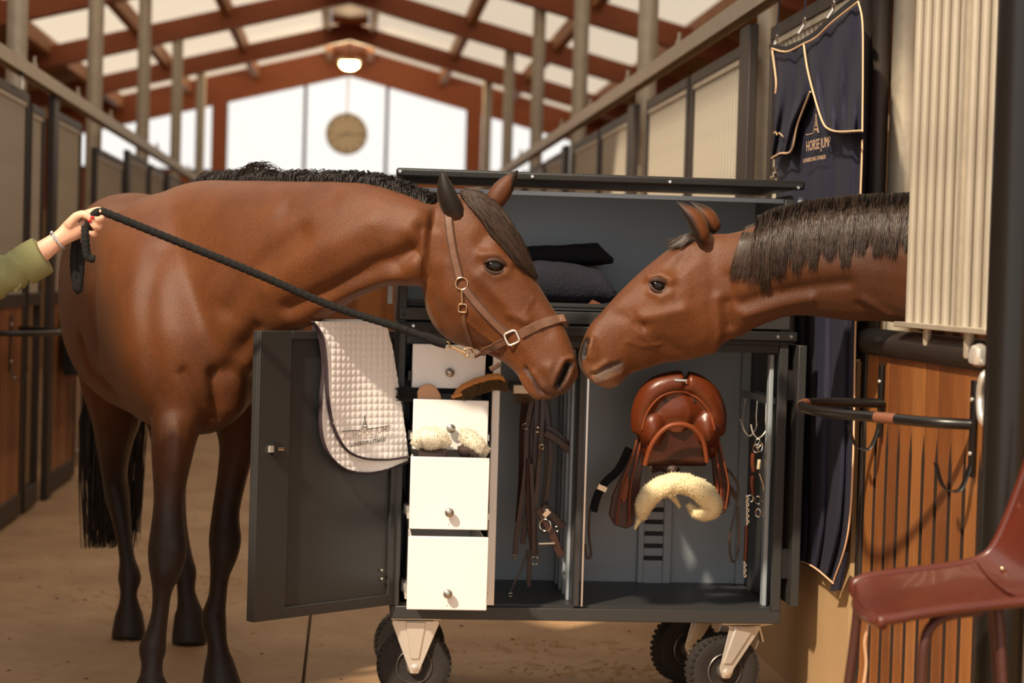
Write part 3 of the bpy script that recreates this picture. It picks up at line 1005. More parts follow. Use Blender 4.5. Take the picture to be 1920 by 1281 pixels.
def dens(rows, k=3):
    """spline-densify section rows"""
    a = spline([r[0] for r in rows], k)
    b = spline([r[1] for r in rows], k)
    w = spline([(r[2], r[3] if len(r) > 3 else 1.0, 0) for r in rows], k)
    return [(x, y, max(z.x, 0.004), z.y) for x, y, z in zip(a, b, w)]


def limb(mb, rows, n=14):
    """rows: (centre, half width sideways, half width fore and aft)"""
    c = spline([r[0] for r in rows], 4)
    w = spline([(r[1], r[2], 0) for r in rows], 4)
    rings = []
    for i, p in enumerate(c):
        t = (c[min(i + 1, len(c) - 1)] - c[max(i - 1, 0)]).normalized()
        a = (Vector((1, 0, 0)) - t * t.x).normalized()
        b = t.cross(a)
        rings.append([p + a * w[i].x * math.cos(q) + b * w[i].y * math.sin(q) for q in (2 * math.pi * j / n for j in range(n))])
    mb.loft(rings)


def legpx(mb, rows, fa=1.0):
    """rows: (px, py, Y, half width in px[, fore-aft factor])"""
    limb(mb, [(P(r[0], r[1], r[2]), r[3] * r[2] / FPX, r[3] * r[2] / FPX * (r[4] if len(r) > 4 else fa)) for r in rows])


def remeshed(mb, voxel, it, fac=0.5):
    me = mb.mesh('tmp', 180)
    o = bpy.data.objects.new('tmp', me)
    COL.objects.link(o)
    r = o.modifiers.new('r', 'REMESH')
    r.mode = 'VOXEL'
    r.voxel_size = voxel
    s = o.modifiers.new('s', 'SMOOTH')
    s.factor = fac
    s.iterations = it
    bpy.context.view_layer.update()
    dg = bpy.context.evaluated_depsgraph_get()
    out = bpy.data.meshes.new_from_object(o.evaluated_get(dg))
    bpy.data.objects.remove(o)
    bpy.data.meshes.remove(me)
    return out


def relax(me, it, mask, keep=0.0):
    """masked Laplacian smoothing"""
    V = coords(me)
    E = np.empty(len(me.edges) * 2, np.int32)
    me.edges.foreach_get('vertices', E)
    E = E.reshape(-1, 2)
    n_ = len(V)
    deg = np.bincount(E.ravel(), minlength=n_)[:, None]
    w = (0.6 * mask(V))[:, None]
    for _ in range(it):
        S = np.stack([np.bincount(E[:, 0], V[E[:, 1], k], n_) + np.bincount(E[:, 1], V[E[:, 0], k], n_) for k in range(3)], 1)
        V = V + (S / deg - V) * w
    me.vertices.foreach_set('co', V.astype(np.float32).ravel())
    me.update()


def coords(me):
    a = np.empty(len(me.vertices) * 3, np.float32)
    me.vertices.foreach_get('co', a)
    return a.reshape(-1, 3).astype(np.float64)


def normals(me):
    a = np.empty(len(me.vertices) * 3, np.float32)
    me.vertex_normals.foreach_get('vector', a)
    return a.reshape(-1, 3).astype(np.float64)


def bvh_of(me):
    bm = bmesh.new()
    bm.from_mesh(me)
    t = BVHTree.FromBMesh(bm)
    bm.free()
    return t


CAMO = Vector((0, 0, CAM_H))


def surf(bvh, px, py):
    r = ray(px, py).normalized()
    h = bvh.ray_cast(CAMO, r)
    if h[0] is None:
        return None
    return h[0], h[1]


def surf_line(bvh, pts, n=6, lift=0.0):
    """pixel polyline to points and normals on a surface"""
    q = spline([(a, b, 0) for a, b in pts], n)
    P_, N_ = [], []
    for v in q:
        h = surf(bvh, v.x, v.y)
        if h:
            P_.append(h[0] + h[1] * lift)
            N_.append(h[1])
        elif P_:
            # beyond the outline: keep the distance of the last point, lean the normal outwards
            P_.append(P(v.x, v.y, P_[-1].y))
            N_.append(N_[-1])
    return P_, N_


def seg_dist(V, A, B):
    A, B = np.array(A), np.array(B)
    d = B - A
    L = max(float(d @ d), 1e-12)
    t = np.clip((V - A) @ d / L, 0, 1)
    return np.linalg.norm(V - (A + t[:, None] * d), axis=1)


def line_dist(V, pts):
    if len(pts) == 1:
        return np.linalg.norm(V - np.array(pts[0]), axis=1)
    out = None
    for a, b in zip(pts, pts[1:]):
        d = seg_dist(V, a, b)
        out = d if out is None else np.minimum(out, d)
    return out


def sculpt(me, bumps):
    """bumps: (pixel points, radius m, amount m) laid on the visible side"""
    bvh = bvh_of(me)
    V, N = coords(me), normals(me)
    D = np.zeros(len(V))
    for pts, r, amt in bumps:
        if r >= .03:
            amt *= 1.5
        pp = [h[0] for h in (surf(bvh, a, b) for a, b in pts) if h]
        if pp:
            d = line_dist(V, pp)
            D += amt * np.exp(-(d / r) ** 2)
    V = V + N * D[:, None]
    me.vertices.foreach_set('co', V.astype(np.float32).ravel())
    me.update()
    return me


def ear_mesh(mb, base, tip, W, opening, bend=(0, 0, 0), n=9):
    base, tip, bend = Vector(base), Vector(tip), Vector(bend)
    ax = (tip - base).normalized()
    op = Vector(opening)
    op = (op - ax * op.dot(ax)).normalized()
    sd = ax.cross(op)
    prof = [0.66, 0.86, 0.98, 1.0, 0.97, 0.86, 0.66, 0.40, 0.08]
    rings = []
    for i, w in enumerate(prof):
        t = i / (len(prof) - 1)
        c = base.lerp(tip, t) + bend * math.sin(math.pi * t)
        r = W * w
        half = math.radians(150 - 45 * t)
        outer = [c + (-op * math.cos(q) * 0.8 + sd * math.sin(q)) * r for q in np.linspace(-half, half, n)]
        inner = [c + (-op * math.cos(q) * 0.8 + sd * math.sin(q)) * max(r - 0.005, r * 0.5) for q in np.linspace(half, -half, n)]
        rings.append(outer + inner)
    mb.loft(rings)


def add_ears(me, mb, dark):
    """append ear geometry to a mesh; dark(t) colours"""
    e = mb.mesh('ears', 180)
    bm = bmesh.new()
    bm.from_mesh(me)
    n0 = len(bm.verts)
    bm.from_mesh(e)
    bm.to_mesh(me)
    bm.free()
    bpy.data.meshes.remove(e)
    return n0


def set_colour(me, C):
    a = me.color_attributes.new('coat', 'FLOAT_COLOR', 'POINT')
    a.data.foreach_set('color', np.concatenate([C, np.ones((len(C), 1))], 1).astype(np.float32).ravel())
    me.polygons.foreach_set('use_smooth', [True] * len(me.polygons))


def lc(rgb):
    return np.array(lin(rgb)[:3])


def mix(C, col, f):
    return C * (1 - f[:, None]) + col[None, :] * f[:, None]


COAT = lc((104, 58, 25))
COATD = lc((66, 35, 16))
BLACKP = lc((40, 29, 25))
coat_m = mat('horse_coat', (255, 255, 255), 0.50, var=0.3, vscale=4, bump=0.2, bscale=300, spec=0.34, sheen=0.08, attr='coat', rgb2=(205, 196, 190))
coat_m.node_tree.nodes['Principled BSDF'].inputs['Sheen Tint'].default_value = (1, 0.8, 0.6, 1)


_nt = coat_m.node_tree
_b = _nt.nodes['Principled BSDF']
_src = _b.inputs['Base Color'].links[0].from_socket
_n = _nt.nodes.new('ShaderNodeTexNoise')
_n.inputs['Scale'].default_value = 130
_n.inputs['Detail'].default_value = 5
_n.inputs['Roughness'].default_value = 0.8
_nt.links.new([n for n in _nt.nodes if n.type == 'MAPPING'][0].outputs[0], _n.inputs['Vector'])
_r = _nt.nodes.new('ShaderNodeMapRange')
_r.inputs[1].default_value, _r.inputs[2].default_value, _r.inputs[3].default_value, _r.inputs[4].default_value = 0.3, 0.7, 0.72, 1.3
_nt.links.new(_n.outputs[0], _r.inputs[0])
_m = _nt.nodes.new('ShaderNodeMix')
_m.data_type = 'RGBA'
_m.blend_type = 'MULTIPLY'
_m.inputs[0].default_value = 1.0
_nt.links.new(_src, _m.inputs[6])
_nt.links.new(_r.outputs[0], _m.inputs[7])
_nt.links.new(_m.outputs[2], _b.inputs['Base Color'])


def strands(name, paths, r0, m, parent, taper=0.25, nseg=7, label=None):
    vs, fs, cs = [], [], []
    for path in paths:
        g = random.uniform(0.45, 1.7)
        pts = spline(path, max(1, nseg // (len(path) - 1)))
        o = len(vs)
        k = len(pts)
        rr = r0 * random.uniform(0.6, 1.3)
        for i, p in enumerate(pts):
            t = (pts[min(i + 1, k - 1)] - pts[max(i - 1, 0)]).normalized()
            a = t.cross(Vector((0.3, 0.9, 0.31))).normalized()
            b = t.cross(a)
            r = rr * (1 - (1 - taper) * (i / (k - 1)) ** 1.5)
            for q in (0, 2.094, 4.189):
                vs.append(p + a * r * math.cos(q) + b * r * math.sin(q))
                cs += [g, g, g, 1.0]
        for i in range(k - 1):
            for j in range(3):
                a_, b_ = o + i * 3 + j, o + i * 3 + (j + 1) % 3
                fs.append((a_, b_, b_ + 3, a_ + 3))
    off = root_loc(parent)
    me = bpy.data.meshes.new(name)
    me.from_pydata([tuple(v - off) for v in vs], [], fs)
    me.polygons.foreach_set('use_smooth', [True] * len(fs))
    me.update()
    at = me.color_attributes.new('coat', 'FLOAT_COLOR', 'POINT')
    at.data.foreach_set('color', cs)
    o = link(name, me, m, parent, label)
    o['kind'] = 'stuff'
    return o


def J(s):
    return random.uniform(-s, s)


# ------------------------------------------------------------------ the haltered bay on the left
HF = Vector((0.267, -0.964, 0)).normalized()
HL = Vector((-HF.y, HF.x, 0))
HO = Vector((-0.685, 7.225, 0))


def hw(s, l, z):
    return HO + HF * s + HL * l + UP * z


TRUNK = [(.86, 1.22, 1.04, .08), (.80, 1.36, .92, .18), (.68, 1.52, .88, .245), (.48, 1.66, .88, .275), (.30, 1.70, .89, .29), (.10, 1.66, .90, .315),
         (-.10, 1.63, .91, .325), (-.30, 1.65, .95, .315), (-.48, 1.72, 1.02, .295), (-.64, 1.71, 1.06, .262), (-.76, 1.64, 1.10, .215), (-.84, 1.52, 1.2, .15), (-.875, 1.42, 1.3, .07)]


def trunk(mb, fn, sc=1.0):
    rows = [(fn(s, 0, zt * sc), fn(s, 0, zb * sc), w * sc) for s, zt, zb, w in TRUNK]
    mb.loft(sect_chain(dens(rows, 3), 26, 2.25))


mb = MB()
trunk(mb, hw)
neck = [(P(345, 352, 7.05), P(395, 745, 6.55), .205, .9), (P(395, 338, 6.85), P(450, 700, 6.44), .195, .9), (P(465, 338, 6.62), P(515, 642, 6.33), .165, .9),
        (P(550, 338, 6.42), P(590, 605, 6.24), .135, .95), (P(630, 339, 6.28), P(655, 564, 6.17), .113, 1), (P(700, 345, 6.19), P(722, 538, 6.13), .098, 1),
        (P(760, 362, 6.13), P(775, 538, 6.10), .09, 1), (P(815, 385, 6.10), P(805, 530, 6.08), .08, 1)]
mb.loft(sect_chain(dens(neck, 4), 22, 2.1))


def hy(px):
    return 6.13 - (px - 850) * 0.00065


head = [((822, 378), (800, 450), .05, 1), ((852, 364), (795, 500), .085, .9), ((903, 372), (797, 565), .105, .75), ((950, 420), (814, 612), .108, .62), ((981, 478), (847, 642), .098, .55),
        ((1006, 528), (886, 654), .082, .55), ((1032, 571), (925, 670), .068, .6), ((1053, 604), (952, 686), .058, .75), ((1069, 640), (972, 706), .056, .9), ((1080, 676), (985, 728), .056, 1),
        ((1078, 712), (1005, 745), .048, 1), ((1064, 736), (1030, 749), .026, 1)]
rows = [(P(a[0], a[1], hy(a[0])), P(b[0], b[1], hy(b[0])), w, l) for a, b, w, l in head]
mb.loft(sect_chain(dens(rows, 4), 22, 2.3))
legpx(mb, [(352, 600, 6.72, 80), (345, 690, 6.60, 72), (338, 760, 6.52, 56), (328, 810, 6.47, 45), (322, 860, 6.44, 38), (317, 930, 6.42, 29), (315, 980, 6.40, 31), (314, 1030, 6.39, 37, .9), (310, 1070, 6.39, 31),
           (304, 1108, 6.39, 19, 1.3), (300, 1150, 6.39, 16.5, 1.4), (293, 1188, 6.39, 20, 1.3), (286, 1216, 6.38, 26), (285, 1248, 6.36, 20), (284, 1275, 6.345, 25), (284, 1284, 6.34, 30), (284, 1341, 6.33, 40)], 1.1)
legpx(mb, [(432, 600, 6.72, 75), (440, 690, 6.72, 66), (444, 770, 6.75, 50), (446, 830, 6.77, 36), (437, 885, 6.78, 29), (425, 950, 6.78, 26), (422, 985, 6.78, 28), (422, 1012, 6.78, 31, .9), (419, 1042, 6.78, 27),
           (412, 1080, 6.78, 18.5, 1.3), (408, 1118, 6.78, 17.5, 1.4), (402, 1148, 6.78, 22), (401, 1166, 6.77, 24), (407, 1203, 6.75, 19), (410, 1230, 6.74, 23), (411, 1240, 6.74, 27), (416, 1292, 6.73, 39)], 1.1)
legpx(mb, [(226, 520, 7.75, 90), (216, 640, 7.72, 76, 1.3), (217, 720, 7.70, 66, 1.3), (218, 780, 7.72, 48, 1.2), (214, 835, 7.78, 33, 1.2), (215, 890, 7.84, 24, 1.5), (220, 930, 7.85, 23, 1.6), (229, 985, 7.80, 17, 1.3),
           (238, 1045, 7.74, 14.5, 1.4), (243, 1083, 7.71, 22), (241, 1113, 7.69, 16), (242, 1143, 7.68, 22), (242, 1152, 7.68, 26), (241, 1197, 7.67, 33)])
legpx(mb, [(330, 560, 7.65, 100), (330, 700, 7.62, 75, 1.3), (325, 790, 7.63, 50, 1.2), (322, 850, 7.7, 34, 1.2), (324, 920, 7.74, 25, 1.6), (333, 985, 7.7, 18, 1.3), (343, 1045, 7.64, 18, 1.3), (348, 1074, 7.62, 21),
           (349, 1108, 7.60, 17), (354, 1140, 7.59, 23), (355, 1152, 7.59, 28), (356, 1206, 7.58, 35)])
bay = remeshed(mb, 0.0072, 6)
_jaw = np.array(P(795, 480, 6.05))
relax(bay, 55, lambda V: smooth01((V[:, 2] - 0.92) / 0.12) * smooth01((0.10 - V[:, 0]) / 0.25))
relax(bay, 14, lambda V: smooth01((0.16 - np.linalg.norm((V - _jaw) * np.array([1, .5, .6]), axis=1)) / 0.1))
sculpt(bay, [
    # head
    ([(850, 565), (870, 590)], .075, .010), ([(835, 500), (838, 560)], .03, .004), ([(900, 520), (940, 560), (985, 600)], .02, .008), ([(955, 590), (990, 604)], .012, .006),
    ([(905, 478), (935, 478), (958, 492)], .016, .012), ([(900, 455), (912, 440)], .025, -.010), ([(908, 508), (930, 520), (950, 512)], .012, .006), ([(928, 499)], .016, -.006),
    ([(900, 560), (950, 610)], .03, -.004), ([(1000, 575), (1030, 620)], .02, -.006), ([(1047, 722), (1058, 702), (1066, 684)], .0105, -.034), ([(1040, 722), (1046, 700), (1058, 676), (1070, 672)], .007, .009), ([(1056, 725), (1068, 704), (1074, 684)], .006, .006), ([(1030, 690), (1035, 720)], .016, .007), ([(1072, 675), (1080, 705)], .012, .006),
    ([(985, 690), (1000, 712), (1012, 733), (1035, 742)], .006, -.012), ([(978, 708), (990, 728), (1010, 744)], .010, .008), ([(1000, 700), (1018, 725)], .010, .007), ([(880, 600), (905, 625), (935, 650)], .006, .004), ([(1000, 560), (985, 585), (1010, 612)], .006, .003), ([(1000, 740), (1030, 745)], .02, .004), ([(880, 640), (930, 660)], .02, -.006), ([(985, 650), (1010, 690)], .03, .004),
    # jaw edge and throat
    ([(790, 430), (792, 480), (800, 520)], .018, -.012), ([(815, 440), (812, 500), (806, 560), (825, 610)], .016, .007), ([(770, 470), (745, 500)], .03, -.008), ([(785, 400), (765, 430)], .03, .006),
    # neck
    ([(770, 470), (700, 500), (620, 545), (540, 580)], .03, -.014), ([(740, 520), (660, 545), (600, 575)], .02, .008), ([(700, 420), (600, 470), (500, 540)], .05, .008), ([(620, 370), (540, 390)], .04, -.006),
    ([(560, 440), (480, 500), (430, 580)], .04, -.010), ([(480, 620), (430, 690)], .035, -.012),
    # shoulder and chest
    ([(300, 470), (275, 560), (285, 680), (300, 740)], .045, -.008), ([(340, 520), (330, 620)], .08, .007), ([(410, 560), (400, 660)], .08, .008), ([(455, 680), (440, 760)], .05, .016), ([(400, 700), (402, 790)], .02, -.018),
    ([(345, 700), (380, 760), (395, 800)], .02, -.012), ([(350, 850), (352, 950)], .012, -.005), ([(332, 800), (330, 880)], .025, .007), ([(330, 1030)], .02, .005), ([(318, 1080), (312, 1160)], .008, -.003),
    # quarters
    ([(150, 420), (175, 520), (180, 640)], .05, -.008), ([(200, 400), (215, 460)], .07, .010), ([(150, 640), (170, 700), (215, 740)], .03, -.012)])
bay_bvh = bvh_of(bay)
em = MB()
eb1 = P(862, 418, 6.05)
ear_mesh(em, eb1, P(828, 320, 6.03), 0.034, (0.55, 0.9, 0.1), (-0.010, 0, 0))
ear_mesh(em, P(918, 392, 6.14), P(971, 320, 6.14), 0.033, (0.25, 1.0, 0.2), (-0.004, 0, 0))
n0 = add_ears(bay, em, None)
V = coords(bay)
C = np.tile(COAT, (len(V), 1))
# darker points of a bay: legs, muzzle
C = mix(C, COATD, smooth01((7.4 - V[:, 1]) / -0.9) * 0.7)  # darker rear coat, deepened to paint in the shade on the barrel
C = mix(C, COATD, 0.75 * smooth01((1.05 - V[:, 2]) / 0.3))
legf = smooth01((0.84 - V[:, 2]) / 0.26)
C = mix(C, BLACKP, 0.93 * legf)
C = mix(C, lc((46, 38, 33)), 0.8 * smooth01((0.105 - V[:, 2]) / 0.012) * (V[:, 2] < 0.2))
mz = surf(bay_bvh, 1055, 715)[0]
ms = surf(bay_bvh, 1010, 745)
d = np.linalg.norm(V - np.array(P(1050, 738, 5.99)), axis=1)
C = mix(C, lc((92, 62, 44)), 0.95 * smooth01((0.105 - d) / 0.07))
d = np.linalg.norm(V - np.array(P(1066, 745, 5.99)), axis=1)
C = mix(C, lc((60, 44, 38)), 0.9 * smooth01((0.062 - d) / 0.04))
nl = [h[0] for h in (surf(bay_bvh, a, b) for a, b in ((1047, 720), (1058, 700), (1066, 684))) if h]
C = mix(C, lc((20, 13, 11)), 0.98 * smooth01((0.022 - line_dist(V, nl)) / 0.010))
ml = [h[0] for h in (surf(bay_bvh, a, b) for a, b in ((985, 692), (1000, 712), (1012, 735))) if h]
C = mix(C, lc((60, 40, 34)), 0.85 * smooth01((0.012 - line_dist(V, ml)) / 0.009))
ey = surf(bay_bvh, 928, 499)[0]
C = mix(C, lc((58, 34, 24)), 0.85 * smooth01((0.036 - np.linalg.norm(V - np.array(ey), axis=1)) / 0.014))
# ears: near one black, far one brown with a dark rim
E1 = np.arange(len(V)) >= n0
nE = (len(V) - n0) // 2
near = np.zeros(len(V), bool)
near[n0:n0 + nE] = True
tt = (V[:, 2] - eb1.z) / 0.15
C[near] = mix(C, BLACKP * 0.5, smooth01((tt + 0.1) / 0.3))[near]
far = np.zeros(len(V), bool)
far[n0 + nE:] = True
C[far] = mix(C, BLACKP * 0.5, smooth01((V[:, 0] - P(955, 350, 6.14).x) / 0.012 + 0.2) + 0 * tt)[far]
def ear_rims(C, n0, rings=9, n=9, ears=(0, 1)):
    for e in ears:
        for i in range(rings):
            b = n0 + (e * rings + i) * 2 * n
            for j in list(range(n, 2 * n)) + [0, 1, n - 2, n - 1]:
                C[b + j] = BLACKP * 0.6
    return C


C = ear_rims(C, n0, ears=(1,))
hr = thing('horse', 'bay horse in a leather halter led by a black rope', 'horse', (HO.x, HO.y, 0))
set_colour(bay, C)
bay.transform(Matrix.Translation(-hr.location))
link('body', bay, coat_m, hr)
# eye
MB().ball(ey + Vector((0.0, 0.006, 0)), 0.034, 0.023, 0.0225, axes=(Vector((1, 0, -.06)).normalized(), Vector((0, 1, 0)), Vector((.06, 0, 1)).normalized())).build('eye', 'eye', hr, 'large dark eye')



def eyelids(root, c, ax, az, rx, rz, push=-0.012):
    fwd = Vector((0, -1, 0))
    for nm, a0, a1, k in (('upper_eyelid', -8, 188, 1.0), ('lower_eyelid', 172, 368, 0.8)):
        pts, rs = [], []
        for i in range(19):
            t = i / 18
            q = math.radians(a0 + (a1 - a0) * t)
            sh = math.copysign(abs(math.sin(q)) ** 1.25, math.sin(q))
            pts.append(c + ax * rx * 1.02 * math.cos(q) + az * rz * sh * (0.86 if k == 1.0 else 0.94) + fwd * (0.004 + 0.011 * abs(math.sin(q))))
            rs.append((0.003 + 0.0042 * math.sin(math.pi * t)) * k)
        MB().tube(spline(pts, 2), [r for r in np.interp(np.linspace(0, 1, 37), np.linspace(0, 1, 19), rs)], 8).build(nm, 'eyelid', root)


eyelids(hr, ey + Vector((0, .004, 0)), Vector((1, 0, -.12)).normalized(), Vector((.12, 0, 1)).normalized(), .034, .0225)
# mane: tufts along the crest falling to the far side
crest = spline([r[0] for r in neck], 10)
paths = []
for i in range(2600):
    t = random.random() ** 0.9
    k = 4 + t * (len(crest) - 8)
    j = int(k)
    p = crest[j].lerp(crest[min(j + 1, len(crest) - 1)], k - j)
    tg = (crest[min(j + 1, len(crest) - 1)] - crest[j]).normalized()
    far_ = UP.cross(tg).normalized()
    if far_.y < 0:
        far_ = -far_
    root = p + far_ * random.uniform(-0.030, 0.03) - UP * 0.015
    hgt = 0.034 + 0.008 * math.sin(k * 0.9) + 0.005 * math.sin(k * 2.7) + J(0.007)
    paths.append([root, root + UP * hgt * 0.8 + far_ * 0.008 + tg * J(0.012), root + UP * hgt * 1.1 + far_ * random.uniform(0.02, 0.05) + tg * J(0.03),
                  root + UP * (0.0 + J(0.02)) + far_ * random.uniform(0.07, 0.11) + tg * J(0.05), root - UP * 0.1 + far_ * random.uniform(0.09, 0.13) + tg * J(0.06)])
for i in range(80):      # a lifted tuft near the withers
    jj = min(1, max(-1, random.gauss(0, .45)))
    j = (0.31 + 0.07 * jj) * len(crest)
    p = crest[int(j)] - UP * 0.028 * abs(jj)
    tg = (crest[int(j) + 1] - crest[int(j)]).normalized()
    paths.append([p + Vector((J(.01), J(.03), -0.01)), p + UP * 0.05 + tg * (J(.015)), p + UP * random.uniform(.045, .068) + tg * (0.03 + J(.03)), p + UP * random.uniform(.03, .06) + tg * (0.06 + J(.03)) + Vector((0, 0.03, 0))])
strands('mane', paths, 0.0019, 'hair', hr)
# forelock down the forehead
paths = []
inner = spline([(868, 372, 0), (900, 410, 0), (938, 462, 0), (975, 505, 0), (1000, 524, 0)], 6)
outer = spline([(880, 362, 0), (925, 378, 0), (962, 425, 0), (990, 478, 0), (1004, 520, 0)], 6)
for i in range(900):
    s = random.random()
    L = random.uniform(0.5, 1.06) if s > .12 else random.uniform(0.4, .9)
    wob, ph = random.uniform(2, 6), random.uniform(0, 6.28)
    lf = random.uniform(0.2, 1.6)
    pts, y = [], hy(880) - 0.06
    for k in range(7):
        t = k / 6 * L
        q = min(t, .999) * (len(inner) - 1)
        a = inner[int(q)].lerp(inner[min(int(q) + 1, len(inner) - 1)], q % 1)
        b = outer[int(q)].lerp(outer[min(int(q) + 1, len(outer) - 1)], q % 1)
        m_ = a.lerp(b, s)
        m_.x += wob * math.sin(t * 5 + ph)
        m_.y += 0.6 * wob * math.cos(t * 4 + ph)
        h = surf(bay_bvh, m_.x, m_.y)
        if h:
            p = h[0] + h[1] * (0.014 * (1 - .6 * t) * lf + 0.002)
            y = p.y
        else:
            y += 0.008
            p = P(m_.x, m_.y, y)
        pts.append(p)
    paths.append(pts)
strands('forelock', paths, 0.0016, 'hair2', hr)
# tail
paths = []
dock = hw(-0.88, 0, 1.5)
for i in range(420):
    a = random.uniform(0, 2 * math.pi)
    r = math.sqrt(random.random())
    x, y = r * math.cos(a), r * math.sin(a)
    top = dock + HL * x * 0.03 + UP * J(0.05)
    bz = 0.28 + random.random() ** 2 * 0.2
    bot = dock + HL * x * 0.12 - HF * (0.10 + y * 0.03)
    paths.append([top, dock + HL * x * 0.05 - HF * 0.05 + UP * (-0.3), Vector((bot.x, bot.y, 0.8)) + HL * (x * 0.02 + J(.008)), Vector((bot.x, bot.y, bz)) + HL * J(0.02)])
strands('tail', paths, 0.0042, 'hair', hr, taper=0.4)

# ------------------------------------------------------------------ the bay reaching out of its stall on the right
def ry(px):
    return 6.02 - max(0, px - 1300) * 0.00075 if px > 1300 else 6.02 - (1300 - px) * 0.0001


mb = MB()
rneck = [((1342, 440), (1352, 640), .075), ((1390, 432), (1382, 634), .083), ((1445, 412), (1425, 612), .088), ((1512, 396), (1492, 592), .098), ((1600, 386), (1592, 602), .112), ((1700, 382), (1695, 609), .126)]
rows = [(P(a[0], a[1], ry(a[0])), P(b[0], b[1], ry(b[0])), w, 1.0) for a, b, w in rneck]
rows += [(Vector((1.80, 5.60, 1.66)), Vector((1.80, 5.60, 1.24)), .14, 1), (Vector((2.05, 5.48, 1.68)), Vector((1.98, 5.50, 1.10)), .17, 1), (Vector((2.4, 5.36, 1.66)), Vector((2.25, 5.38, 1.0)), .2, 1), (Vector((2.75, 5.28, 1.6)), Vector((2.55, 5.28, 0.95)), .2, 1)]
rcrest = [r[0] for r in rows]
mb.loft(sect_chain(dens(rows, 4), 22, 2.1))
rhead = [((1352, 436), (1372, 610), .06, .9), ((1325, 440), (1350, 650), .092, .8), ((1290, 446), (1316, 668), .107, .7), ((1260, 463), (1275, 677), .108, .6), ((1233, 483), (1236, 684), .10, .52), ((1204, 507), (1206, 694), .085, .5),
         ((1174, 535), (1184, 701), .07, .55), ((1148, 562), (1170, 712), .06, .7), ((1125, 588), (1158, 724), .054, .9), ((1107, 608), (1141, 729), .052, 1), ((1095, 633), (1117, 721), .05, 1), ((1088, 656), (1098, 706), .042, 1), ((1085, 672), (1088, 692), .02, 1)]
rows = [(P(a[0], a[1], ry(a[0])), P(b[0], b[1], ry(b[0])), w, l) for a, b, w, l in rhead]
mb.loft(sect_chain(dens(rows, 4), 22, 2.3))


def rw(s, l, z):
    return Vector((3.2, 5.2, 0)) + Vector((-1, 0, 0)) * s * 0.95 + Vector((0, -1, 0)) * l + UP * z


trunk(mb, rw, 0.97)
for s, sg in ((0.5, 1), (0.5, -1), (-0.5, 1), (-0.5, -1)):
    f = s > 0
    q = lambda ds, z: rw(s + ds, sg * 0.15, z)
    limb(mb, [(q(0, 1.2), .12, .14), (q(0, .95), .1, .1), (q(-.02 if f else -.08, .72), .06, .07), (q(0 if f else -.14, .52), .055, .055), (q(0 if f else -.1, .4), .035, .04), (q(0, .27), .033, .04), (q(0, .2), .045, .045), (q(.04, .12), .04, .045), (q(.05, .08), .055, .06), (q(.06, 0.0), .07, .075)])
bay2 = remeshed(mb, 0.0072, 6)
_jaw2 = np.array(P(1365, 540, 5.95))
relax(bay2, 14, lambda V: smooth01((0.16 - np.linalg.norm((V - _jaw2) * np.array([1, .5, .6]), axis=1)) / 0.1))
sculpt(bay2, [
    ([(1290, 600), (1310, 630)], .07, .012), ([(1345, 560), (1350, 620), (1335, 655)], .016, .008), ([(1362, 570), (1368, 610)], .018, -.014), ([(1205, 598), (1240, 590), (1280, 578)], .018, .009), ([(1205, 612), (1195, 606)], .014, -.008),
    ([(1218, 522), (1238, 516), (1258, 526)], .014, .012), ([(1270, 500), (1285, 480)], .024, -.010), ([(1220, 548), (1240, 558), (1256, 550)], .012, .006), ([(1236, 537)], .016, -.006), ([(1150, 590), (1185, 595), (1205, 612)], .02, -.005),
    ([(1094, 668), (1097, 652), (1102, 640)], .009, -.026), ([(1103, 670), (1107, 652), (1110, 636)], .007, .008), ([(1110, 640), (1112, 670)], .016, .008), ([(1090, 696), (1112, 702), (1135, 690), (1162, 682)], .006, -.012), ([(1118, 694), (1138, 680)], .010, .007), ([(1120, 714), (1145, 704), (1165, 700)], .010, .006), ([(1175, 640), (1205, 650), (1240, 645)], .006, .003), ([(1180, 590), (1200, 625), (1230, 650)], .006, .004), ([(1125, 712), (1150, 715)], .018, .006), ([(1240, 640), (1270, 655)], .02, -.005),
    ([(1390, 570), (1430, 555), (1500, 540), (1590, 530)], .02, -.012), ([(1400, 590), (1450, 575), (1520, 560)], .016, .010), ([(1480, 500), (1600, 500)], .05, .006), ([(1620, 560), (1670, 590)], .012, .007), ([(1610, 570), (1655, 600)], .012, -.007), ([(1365, 520), (1372, 560)], .02, -.008)])
bvh2 = bvh_of(bay2)
em = MB()
rb1 = P(1322, 452, 5.93)
ear_mesh(em, rb1, P(1268, 379, 5.93), 0.038, (-0.75, 0.25, -0.2), (0.008, 0, 0.010))
ear_mesh(em, P(1345, 432, 6.06), P(1294, 379, 6.06), 0.034, (-0.7, 0.3, -0.2), (0.006, 0, 0.004))
n0 = add_ears(bay2, em, None)
V = coords(bay2)
C = np.tile(COAT, (len(V), 1))
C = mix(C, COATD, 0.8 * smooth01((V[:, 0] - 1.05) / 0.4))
C = mix(C, BLACKP, 0.93 * smooth01((0.84 - V[:, 2]) / 0.26))
d = np.linalg.norm(V - np.array(P(1120, 718, 6.0)), axis=1)
C = mix(C, lc((150, 112, 82)), 0.85 * smooth01((0.10 - d) / 0.07))
d = line_dist(V, [P(1086, 690, 6.0), P(1088, 660, 5.98)])
C = mix(C, lc((56, 42, 38)), 0.9 * smooth01((0.034 - d) / 0.02))
nl = [h[0] for h in (surf(bvh2, a, b) for a, b in ((1125, 708), (1140, 692), (1158, 686))) if h]
C = mix(C, lc((84, 72, 66)), 0.75 * smooth01((0.03 - line_dist(V, nl)) / 0.022))
nl = [h[0] for h in (surf(bvh2, a, b) for a, b in ((1092, 668), (1094, 652), (1098, 640))) if h]
if nl:
    C = mix(C, lc((20, 13, 11)), 0.98 * smooth01((0.018 - line_dist(V, nl)) / 0.009))
